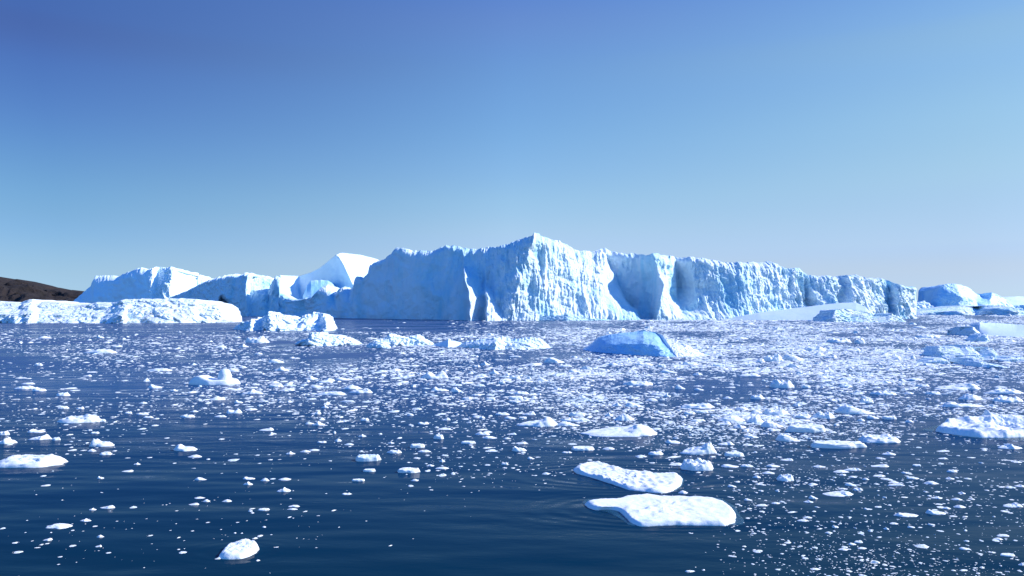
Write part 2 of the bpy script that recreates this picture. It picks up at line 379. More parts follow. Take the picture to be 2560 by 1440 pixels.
# long dirty berg at left
relief('iceberg', [(-90,772),(-80,756),(-40,752),(0,753),(30,755),(50,757),(58,751),(75,748),(97,755),(110,753),(150,757),(185,762),(222,760),(245,755),(280,757),(310,748),(340,747),(400,747),(450,746),(490,748),(520,757),(545,763),(560,777),(573,792),(588,806)],
       'long low iceberg speckled with grey dirt, its rounded white end at right', M_dirty,
       lines=[L((0,-90,392),(1,-90,410)), L((0,-20,384),(.4,-20,386),(1,-20,415)), L((0,75,372),(.4,80,378),(.5,85,390),(1,75,412)), L((0,82,382),(.4,100,390),(1,100,415)), L((0,180,380),(.5,180,392),(1,180,412)),
              L((0,262,378),(1,262,406)), L((0,309,364),(.3,309,367),(.5,309,385),(1,309,402)), L((0,312,380),(.5,312,386),(1,312,402)), L((0,420,380),(.5,420,390),(1,420,405)), L((0,588,402),(1,588,410))],
       T=50, nu=900, nv=90, disp=[('b', 12, 6, 2.2), ('k', 5, 4, .8), ('n', 1.4, 1.4, .35)], jag=.25, jagf=12, rim=2, seed=12, endt=.05, smooth=3)

# pale smooth ramp and low broken berg at the main berg's right foot
relief('iceberg', [(1795,799.2),(1860,789),(1950,776),(2000,770),(2060,762),(2100,757),(2140,756),(2165,768),(2190,796)],
       'smooth grey-blue ramp of ice tilting up against the foot of the cliff', M_smooth,
       lines=[L((0,1795,500),(1,1795,502)), L((0,1900,482),(1,1900,496)), L((0,2060,474),(1,2060,512)), L((0,2140,470),(1,2140,520)), L((0,2190,480),(1,2190,500))],
       T=25, nu=160, nv=40, disp=[('n', 20, 20, .6)], seed=15, endt=.03)
relief('iceberg', [(2044,804),(2055,793),(2070,788),(2082,781),(2088,772),(2100,773),(2127,774),(2150,777),(2165,778),(2183,788),(2216,790),(2228,784),(2245,790),(2265,804)],
       'low broken white berg with blue cracks in front of the cliff\'s right foot', M_berg,
       lines=[L((0,2044,425),(1,2044,435)), L((0,2085,408),(.5,2083,412),(1,2088,420)), L((0,2120,415),(.5,2130,430),(1,2130,450)), L((0,2180,412),(1,2180,440)), L((0,2222,405),(1,2225,420)), L((0,2265,425),(1,2265,440))],
       T=25, nu=260, nv=50, disp=[('b', 4, 3, 1.6), ('n', 1.6, 1.4, .6)], jag=.5, jagf=8, seed=16, rnd=.6, wob=3)
relief('iceberg', [(1313,799.5),(1335,792),(1370,788),(1400,788),(1420,784),(1432,786),(1460,794),(1525,799)],
       'low heap of snowy rubble at the foot of the central peak', M_berg, base=[(1313,801),(1420,802),(1525,801)], T=10, nu=200, nv=24, lean=1.5, disp=[('b', 3, 2, .7), ('n', 1.2, 1, .3)], jag=.3, jagf=6, seed=17)

# far right bergs
relief('iceberg', [(2324,772),(2326,740),(2332,725),(2348,718),(2357,713),(2366,710),(2383,709),(2401,712),(2419,718),(2436,731),(2453,739),(2460,740),(2470,738),(2478,731),(2492,736),(2514,749),(2530,762),(2545,775)],
       'distant domed iceberg with deep blue front and white right flank', M_bergblue,
       lines=[L((0,2324,1010),(1,2324,1020)), L((0,2340,992),(1,2345,1000)), L((0,2408,975),(.6,2408,985),(1,2395,1000)), L((0,2428,1000),(.6,2422,1010),(1,2415,1050)), L((0,2445,1010),(.6,2440,1030),(1,2440,1070)),
              L((0,2462,990),(.5,2462,1010),(1,2462,1060)), L((0,2480,1000),(1,2478,1040)), L((0,2545,1080),(1,2545,1100))],
       T=80, nu=260, nv=80, disp=[('k', 16, 16, 1.2), ('n', 15, 15, 1.8), ('n', 5, 5, .6)], jag=.3, seed=20, endt=.03, smooth=5, wob=4, rnd=.25)
relief('iceberg', [(2485,772),(2500,752),(2515,745),(2540,741),(2600,741),(2660,748),(2720,765)],
       'farthest pale white iceberg low on the horizon at the right edge', M_snow, base=[(2485,781),(2720,781)], T=200, nu=100, nv=30, lean=2, disp=[('n', 40, 40, 2)], seed=21)
relief('iceberg', [(2283,776),(2290,762),(2300,757),(2312,752),(2322,757),(2332,766),(2340,778)],
       'jumbled white ice wedged between the cliff\'s right end and the distant dome', M_snow, base=[(2283,786),(2340,786)], T=40, nu=80, nv=40, lean=1.5, disp=[('b', 12, 8, 3), ('n', 4, 4, 1)], jag=1, seed=22)
relief('iceberg', [(2284,786),(2300,778),(2332,774),(2369,769),(2400,766),(2425,763),(2446,766),(2495,763),(2523,766),(2540,772),(2562,779),(2600,784),(2620,788)],
       'long low iceberg with blue shaded front before the distant dome', M_berg,
       lines=[L((0,2284,870),(1,2284,880)), L((0,2350,858),(.5,2350,862),(1,2350,900)), L((0,2400,835),(.5,2400,842),(1,2400,890)), L((0,2440,850),(.5,2440,870),(1,2445,900)),
              L((0,2455,845),(1,2455,850)), L((0,2540,800),(1,2535,812)), L((0,2620,860),(1,2620,870))],
       T=60, nu=360, nv=40, disp=[('b', 9, 5, 2.4), ('n', 4, 3, 1.0)], jag=.5, seed=23, rnd=1.2, wob=4)
relief('iceberg', [(2520,774),(2535,766),(2560,762),(2620,764),(2680,780)],
       'blue shaded iceberg just behind the long low one at right', M_bergblue, base=[(2520,784),(2680,784)], T=80, nu=100, nv=30, lean=.4, disp=[('n', 20, 10, 3)], seed=24)

# ---------------------------------------------------------------- mid-distance bergs
def small(sky, base, label, mat, T=6, smooth=None, seed=0, lean=.5, leanp=1.3, disp=None, nu=220, nv=50, jag=.1, s=1.0, rim=0, cat='small iceberg', name='small_iceberg', lines=None, mask=None, rnd=.7, ec=.6):
    if disp is None: disp = [('b', 1.4*s, 1.1*s, .42*s), ('n', .5*s, .5*s, .16*s)]
    return relief(name, sky, label, mat, wob=1.5, smooth=smooth, base=base, T=T, nu=nu, nv=nv, lean=lean, leanp=leanp, disp=disp, jag=jag, jagf=6, rim=rim, seed=seed, cat=cat, lines=lines, mask=mask, rnd=rnd, ecurve=T*ec)

small([(583,824),(592,812),(600,808),(625,800),(645,795),(660,792),(667,786),(672,780),(680,786),(700,788),(722,790),(735,797),(748,796),(760,789),(775,786),(790,783),(805,783),(815,790),(825,805),(840,824)],
      None, 'craggy small iceberg with a smooth blue scooped wall at its right end', M_small, T=14, seed=31, nu=420, nv=90, jag=.6, s=2.2, disp=[('k', 5, 4, 1.3), ('b', 2.6, 2, .8), ('n', 1, 1, .25)],
      lines=[L((0,583,262),(1,583,266)), L((0,625,246),(1,632,252)), L((0,655,256),(1,650,262)), L((0,672,244),(1,675,252)), L((0,720,248),(1,715,258)), L((0,752,251),(1,748,260)), L((0,770,250),(1,775,260)),
             L((0,802,246),(.5,802,262),(1,800,262)), L((0,815,240),(.5,812,246),(1,812,256)), L((0,840,250),(1,840,262))],
      mask=lambda px, v: 1-.8*sstep(762, 770, px)*(1-sstep(806, 812, px))*sstep(.2, .4, v))
small([(736,862),(745,852),(755,848),(768,845),(775,833),(790,831),(803,833),(815,838),(835,839),(850,842),(865,846),(885,852),(902,860)],
      [(736,862),(780,866),(902,862)], 'crumbled white small iceberg at the left end of the rubble line', M_small, T=7, seed=32, jag=.3, s=1.5, disp=[('k', 2.6, 2, .7), ('b', 1.5, 1.2, .5), ('n', .5, .5, .16)], lean=.9)
small([(912,866),(925,856),(940,850),(958,847),(968,840),(978,836),(990,841),(1010,845),(1030,840),(1042,838),(1055,846),(1070,852),(1086,862)],
      [(912,866),(1000,864),(1086,863)], 'white rubbly small iceberg second along the rubble line', M_small, T=7, seed=33, jag=.3, s=1.5, disp=[('k', 2.6, 2, .7), ('b', 1.5, 1.2, .5), ('n', .5, .5, .16)], lean=.9)
small([(913,868),(925,858),(940,853),(955,856),(965,862),(977,870)], [(913,869),(945,871),(977,871)], 'small white knob of ice before the second rubbly iceberg', M_small, T=3, seed=34, jag=.1, s=.8, nu=90, nv=30, lean=.8)
small([(1068,866),(1095,857),(1112,852),(1122,848),(1124,853),(1140,854),(1152,857),(1160,867)], None,
      'low blue wedge of ice with a white right side in the rubble line', M_small, T=4, seed=35, jag=.05, s=.7, nu=140, nv=30,
      lines=[L((0,1068,150),(1,1068,152)), L((0,1120,141),(1,1121,144)), L((0,1128,143),(1,1128,146)), L((0,1160,148),(1,1160,150))], disp=[('n', 1.5, 1, .12)])
small([(1143,870),(1155,858),(1170,854),(1190,850),(1215,848),(1230,845),(1245,843),(1262,843),(1280,848),(1300,846),(1325,843),(1345,844),(1358,850),(1368,860),(1381,873)],
      None, 'long low berg with blue face and crusted white crest at right end of rubble line', M_small, T=6, seed=36, jag=.25, s=1.0, nu=320,
      lines=[L((0,1143,142),(1,1143,144)), L((0,1240,132),(.6,1240,133),(1,1240,137)), L((0,1262,136),(.5,1262,137),(1,1262,141)), L((0,1300,133),(1,1300,139)), L((0,1381,138),(1,1381,141))],
      disp=[('k', 2.2, 1.8, .4), ('b', 1.1, .9, .4), ('n', .5, .4, .14)])
hump = small([(1458,874),(1475,866),(1487,857),(1496,848),(1505,842),(1525,837),(1545,834),(1562,832),(1590,830),(1600,828),(1607,826),(1620,829),(1637,832),(1647,836),(1655,842),(1670,847),(1687,852),(1705,859),(1725,867),(1750,880),(1772,891)],
      None, 'deep blue humped iceberg with a bright crusted right flank, alone in mid water', M_deep, T=7, seed=37, jag=.05, nu=420, nv=80,
      lines=[L((0,1458,132),(1,1458,133)), L((0,1485,127),(1,1490,131)), L((0,1530,122),(.5,1530,123),(1,1535,129)), L((0,1600,117.5),(.5,1600,119),(.8,1603,122),(1,1605,128)), L((0,1650,114.2),(.5,1645,116),(.8,1640,121),(1,1632,127)), L((0,1682,113),(.5,1668,115.6),(.85,1650,122),(1,1645,126)),
             L((0,1700,114),(.5,1690,119),(1,1660,129)), L((0,1772,116),(1,1772,119))],
      disp=[('n', 4, 2, .40), ('n', 2.0, 1.4, .28), ('r', 1.2, .9, .10), ('n', .6, .5, .06)], rnd=.15, ec=.3, smooth=13)

# crusted flank as a part of the blue hump
flank = relief('snow_crust', [(1594,832),(1601,826),(1608,824),(1622,827),(1638,830),(1650,835),(1660,840),(1672,844),(1690,850),(1706,857),(1726,866),(1750,879),(1774,891)], None, M_floe,
      lines=[L((0,1596,128),(1,1596,128.5)), L((0,1644,126),(.8,1644,127),(1,1644,127)), L((0,1692,113),(.5,1676,116.5),(1,1654,124.5)), L((0,1722,113.6),(1,1715,119)), L((0,1774,116),(1,1774,118.5))],
      T=3, nu=200, nv=50, disp=[('b', .9, .8, .3), ('n', .4, .4, .12)], jag=.08, seed=38, cat=None)
flank.parent = hump; flank.location = np.array(flank.location) - np.array(hump.location)

small([(2382,840),(2392,832),(2402,824),(2415,817),(2428,815),(2438,820),(2446,828),(2454,838)], None, 'dark blue triangular slab of ice beside the tilted pale slab', M_small, T=6, seed=39, nu=100, nv=30, jag=.1,
      lines=[L((0,2382,212),(1,2382,214)), L((0,2440,198),(1,2432,201)), L((0,2454,203),(1,2454,205))], disp=[('n', 3, 2, .6), ('b', 1.2, 1, .3)])
small([(2438,836),(2444,812),(2449,806),(2475,807),(2505,808),(2540,811),(2570,812),(2590,826)], None, 'tilted pale smooth slab with a dark crack line at the right edge', M_smooth, T=8, seed=40, nu=140, nv=40, jag=.1,
      lines=[L((0,2438,212),(1,2438,214)), L((0,2470,202),(1,2470,226)), L((0,2540,192),(1,2540,250)), L((0,2590,200),(1,2590,240))], disp=[('n', 5, 5, .35), ('n', 1.5, 1.5, .08)], rnd=.3)
small([(2416,853),(2430,848),(2440,842),(2446,835),(2460,832),(2470,838),(2474,853)], [(2416,853),(2474,855)], 'small white knob of ice in front of the tilted pale slab', M_small, T=3, seed=41, nu=80, nv=36, s=.9)
small([(2326,895),(2338,887),(2346,878),(2350,866),(2360,870),(2372,868),(2390,866),(2405,868),(2418,863),(2432,866),(2440,880),(2452,876),(2462,870),(2478,868),(2488,876),(2494,899)],
      None, 'blue and white saddle-shaped small iceberg near the right edge', M_small, T=5, seed=42, nu=280, nv=70, jag=.15, s=1.0, rnd=1.2, disp=[('n', 2.6, 2.2, .9), ('b', 1.3, 1, .5), ('n', .5, .5, .14)],
      lines=[L((0,2326,112),(1,2326,113)), L((0,2350,109),(1,2352,112)), L((0,2395,107),(.5,2395,110),(1,2395,115)), L((0,2440,105),(1,2436,111)), L((0,2450,107),(1,2448,114)), L((0,2482,104.5),(1,2474,109)), L((0,2494,106),(1,2494,110))])
small([(2306,908),(2320,902),(2335,898),(2350,893),(2362,897),(2378,908)], [(2306,908),(2378,911)], 'low blue-sided ice lump just in front of the saddle-shaped berg', M_small, rnd=2, T=3, seed=43, nu=110, nv=30, s=.8)
small([(2390,910),(2405,901),(2420,898),(2440,897),(2455,903),(2475,908),(2500,912),(2525,920)], [(2390,911),(2450,918),(2525,921)], 'low spreading ice slab right in front of the saddle-shaped berg', M_small, T=4, seed=45, nu=160, nv=30, s=.8, lean=1.2)
small([(2495,903),(2510,897),(2530,893),(2560,892),(2590,900)], [(2495,904),(2590,905)], 'low shaded ice slab at the right edge beside the saddle-shaped berg', M_small, rnd=2, T=4, seed=46, nu=110, nv=30, s=.8)

# ---------------------------------------------------------------- floating floes with plan outlines
def floe(outline, label, mat, hz, seed, name='ice_floe', cat='ice floe', na=160, nr=40, zref=.15, edge=.12, rough=.05, tilt=(0, 0), fine=.015, lump=.4, ridges=(), RS=1.0):
    o = np.array([world(a, b, zref) for a, b in outline])
    # resample the loop evenly
    P = np.vstack([o, o[:1]]); s = np.r_[0, np.cumsum(np.linalg.norm(np.diff(P, axis=0), axis=1))]
    t = np.linspace(0, s[-1], na, endpoint=False)
    B = np.stack([np.interp(t, s, P[:, 0]), np.interp(t, s, P[:, 1])], 1)
    for _ in range(2): B = (np.roll(B, 1, 0) + 2*B + np.roll(B, -1, 0))/4
    c = B.mean(0); W = np.ptp(B[:, 0])
    B += (B-c)*(.012*fbm(B[:, 0]*5, B[:, 1]*5, seed, 3))[:, None]
    ss = np.concatenate([np.linspace(0.001, 1-edge, nr-12), 1-edge*(1-np.linspace(0, 1, 13)[1:])])
    V = []
    for q in ss:
        p = c + (B-c)*q
        e = np.clip((1-q)/edge, 0, 1)
        prof = 1-(1-e)**2.6
        h = hz*prof*(1 + lump*fbm(p[:, 0]*1.1, p[:, 1]*1.1, seed, 3)) + tilt[0]*(p[:, 0]-c[0])*prof + tilt[1]*(p[:, 1]-c[1])*prof
        h = h + prof*rough*np.maximum(billow(p[:, 0]*2.6, p[:, 1]*2.6, seed+3, 4, .55), -.2) + prof*fine*fbm(p[:, 0]*9, p[:, 1]*9, seed+5, 3)
        for (ra, rb, rx, ry, rh) in ridges:
            gx_, gy_ = world(ra, rb)
            h = h + prof*rh*RS*np.exp(-((p[:, 0]-gx_)/rx)**2 - ((p[:, 1]-gy_)/ry)**2)
        h = np.maximum(h, .02*prof)
        if q == 1.0 or e == 0: h = h*0 - .01
        j = .02*W*(1-prof)
        V.append(np.stack([p[:, 0], p[:, 1], h], 1))
    V.append(np.stack([(c+(B-c)*.96)[:, 0], (c+(B-c)*.96)[:, 1], np.full(na, -.35)], 1))
    V = np.concatenate(V)
    nrr = len(ss)+1
    V = np.vstack([V - np.array([c[0], c[1], 0]), [[0, 0, V[:na, 2].mean()]]])
    Q = grid_quads(na, nrr, wrap=True, flip=True)
    i = np.arange(na); T = np.stack([np.full(na, len(V)-1), i, (i+1) % na], 1)
    me = mesh_from(name, V, Q, mat=mat, T=T)
    # consistent normals
    return put(name, me, (c[0], c[1], 0), label, cat)

f2 = floe([(1458,1252),(1480,1250),(1500,1248),(1545,1243),(1570,1237),(1600,1235),(1620,1233),(1650,1236),(1700,1237),(1750,1240),(1790,1243),(1815,1252),(1832,1264),(1841,1280),(1838,1300),(1810,1306),(1750,1305),(1690,1304),(1640,1306),(1600,1308),(1576,1300),(1562,1284),(1545,1270),(1520,1266),(1490,1268),(1470,1262)],
          'large flat snow-white floe, nearest and broadest of the two in the foreground', M_floe, .14, 51, rough=.018, zref=.12, edge=.10, lump=.25,
          ridges=[(1600,1240,.14,.16,.05),(1622,1238,.12,.14,.09),(1645,1240,.16,.14,.07),(1690,1243,.10,.1,.05),(1600,1290,.2,.18,.07),(1625,1283,.14,.15,.09),(1650,1275,.12,.12,.07),(1662,1290,.18,.14,.07),(1690,1268,.1,.12,.06),(1640,1297,.14,.1,.05),(1720,1262,.12,.1,.05),(1705,1292,.16,.12,.04),(1575,1280,.12,.2,.05),(1730,1282,.12,.10,.03),(1478,1254,.12,.12,.04)])
f1 = floe([(1434,1166),(1445,1159),(1480,1153),(1510,1157),(1530,1164),(1560,1172),(1600,1176),(1625,1178),(1645,1186),(1670,1184),(1695,1182),(1708,1192),(1703,1207),(1685,1220),(1660,1226),(1620,1223),(1570,1218),(1545,1209),(1510,1197),(1475,1186),(1440,1177),(1432,1170)],
          'long narrow white floe with rough pitted top just beyond the broadest floe', M_floe, .15, 52, rough=.06, zref=.12, edge=.14,
          ridges=[(1560,1174,.12,.14,.08),(1600,1180,.14,.12,.07),(1640,1188,.12,.12,.09),(1665,1186,.10,.14,.08),(1690,1186,.12,.12,.10),(1600,1200,.25,.2,-.05),(1520,1172,.3,.2,-.03),(1690,1202,.14,.2,.06),(1490,1160,.3,.2,.03)])
f4 = floe([(545,1387),(558,1370),(573,1360),(600,1355),(625,1353),(645,1359),(649,1366),(640,1376),(620,1386),(600,1391),(570,1392),(550,1390)],
          'single rounded greyish white floe alone near the bottom left', M_floe, .16, 53, rough=.03, zref=.08, edge=.3, na=100)
for par, out in ((f2, [(1452,1258),(1458,1248),(1520,1246),(1800,1244),(1838,1266),(1848,1284),(1862,1302),(1858,1312),(1835,1314),(1800,1309),(1700,1309),(1600,1314),(1574,1316),(1556,1300),(1520,1282),(1480,1272)]),
                 (f1, [(1436,1170),(1500,1158),(1600,1178),(1700,1186),(1712,1200),(1706,1214),(1690,1228),(1655,1233),(1610,1230),(1565,1226),(1540,1216),(1500,1200)])):
    l = floe(out, None, M_ledge, .004, 60, name='submerged_ledge', cat=None, zref=.0, edge=.05, rough=.002, fine=.0005, lump=.1, na=90, nr=20)
    l.parent = par; l.location = (l.location[0]-par.location[0], l.location[1]-par.location[1], .0)

# layered floe at the right edge: two pieces of one berg
rf = floe([(2337,1079),(2352,1070),(2375,1062),(2400,1058),(2440,1056),(2500,1057),(2560,1055),(2640,1058),(2655,1082),(2600,1092),(2520,1096),(2450,1095),(2400,1090),(2362,1084)],
          'layered blue-white floe with a little spike on top at the right edge', M_floe, .34, 54, zref=.0, edge=.12, rough=.05, lump=.4, na=260, nr=70, RS=.72,
          ridges=[(2466,1066,.16,.35,.75),(2440,1068,1.2,.5,.35),(2500,1070,.9,.5,.38),(2376,1070,.35,.45,.28),(2545,1070,.9,.6,.30),(2590,1074,.8,.8,.25),(2472,1084,1.1,.28,.26),(2405,1078,.35,.9,-.22),(2518,1080,.22,.8,-.25)])
l = floe([(2300,1074),(2345,1062),(2400,1060),(2600,1066),(2640,1085),(2600,1102),(2540,1103),(2480,1100),(2400,1092),(2350,1083)], None, M_ledge, .004, 61, name='submerged_ledge', cat=None, zref=0, edge=.05, rough=.002, fine=.0005, lump=.1, na=90, nr=20)
l.parent = rf; l.location = (l.location[0]-rf.location[0], l.location[1]-rf.location[1], 0)

# ---------------------------------------------------------------- floating ice chunks
PROF = {
 'slab': ([-1, -.8, .8, 1], [.8, 1, 1, .8], .18, .25),
 'hump': ([-1, -.5, 0, .5, 1], [.3, .8, 1, .75, .25], .8, .2),
 'lumpy': ([-1, -.5, 0, .5, 1], [.6, .9, .8, .95, .6], .35, .72),
 'peakL': ([-1, -.62, -.45, -.2, .4, 1], [.3, 1, .95, .55, .5, .3], .4, .35),
 'peakR': ([-1, -.2, .2, .45, .65, 1], [.15, .45, .6, 1, .95, .4], .4, .35),
 'peak': ([-1, -.3, 0, .3, 1], [.3, .5, 1, .5, .3], .45, .35),
 'tailR': ([-1, -.5, -.1, .4, 1], [.6, 1, .9, .45, .1], .4, .3),
 'tailL': ([-1, -.3, .2, .6, 1], [.1, .4, .9, 1, .5], .4, .3),
 'saddle': ([-1, -.6, -.1, .15, .35, .6, 1], [.6, .9, .55, .5, 1, .95, .5], .35, .4),
 'thin': ([-1, -.3, .5, 1], [.4, .9, 1, .5], .5, .4),
}
def chunk_mesh(name, W, D, H, kind, seed, mat, na=40, nr=14):
    pa, ph, edge, lum = PROF[kind]
    th = np.linspace(0, 2*np.pi, na, endpoint=False)
    R = 1 + .22*fbm(np.cos(th)*1.3+seed*3.1, np.sin(th)*1.3, seed*.7, 3)
    ss = np.concatenate([np.linspace(.02, 1-edge*.9, nr-6) if edge < .7 else np.linspace(.02, .55, nr-6), (1-(1-np.linspace(0, 1, 7)[1:])**1.0*edge*.9) if edge < .7 else np.linspace(.62, 1, 6)])
    rows = []
    for q in ss:
        a = q*R*np.cos(th); bb = q*R*np.sin(th)
        e = np.clip((1-q)/edge, 0, 1); prof = 1-(1-e)**2.4
        h = np.interp(a, pa, ph)*(1-.25*np.clip(-bb, 0, 1))
        k = 1.6
        lw = lum*.34
        h = h*(1 + lw*1.6*billow(a*k*max(1, W/D*.6), bb*k, seed*2.3, 3, .55)) + .10*fbm(a*5*max(1, W/D*.5), bb*5, seed*1.9, 3)
        z = H*prof*np.maximum(h, .08)
        if q >= .999: z = z*0 - .02*H
        rows.append(np.stack([a*W/2, bb*D/2, z], 1))
    rows.append(rows[-1]*np.array([.93, .93, 0]) + np.array([0, 0, -.45*H-.03]))
    V = np.concatenate(rows)
    V[:, :2] += (np.stack([noise(V[:, 0]*6/W, V[:, 1]*6/W, V[:, 2]*5/H+seed), noise(V[:, 0]*6/W+9, V[:, 1]*6/W, V[:, 2]*5/H+seed)], 1))*np.array([.03*W, .04*D])
    V = np.vstack([V, [[0, 0, V[:na, 2].mean()]]])
    Q = grid_quads(na, len(rows), wrap=True, flip=True)
    i = np.arange(na); T = np.stack([np.full(na, len(V)-1), i, (i+1) % na], 1)
    return mesh_from(name, V, Q, mat=mat, T=T)

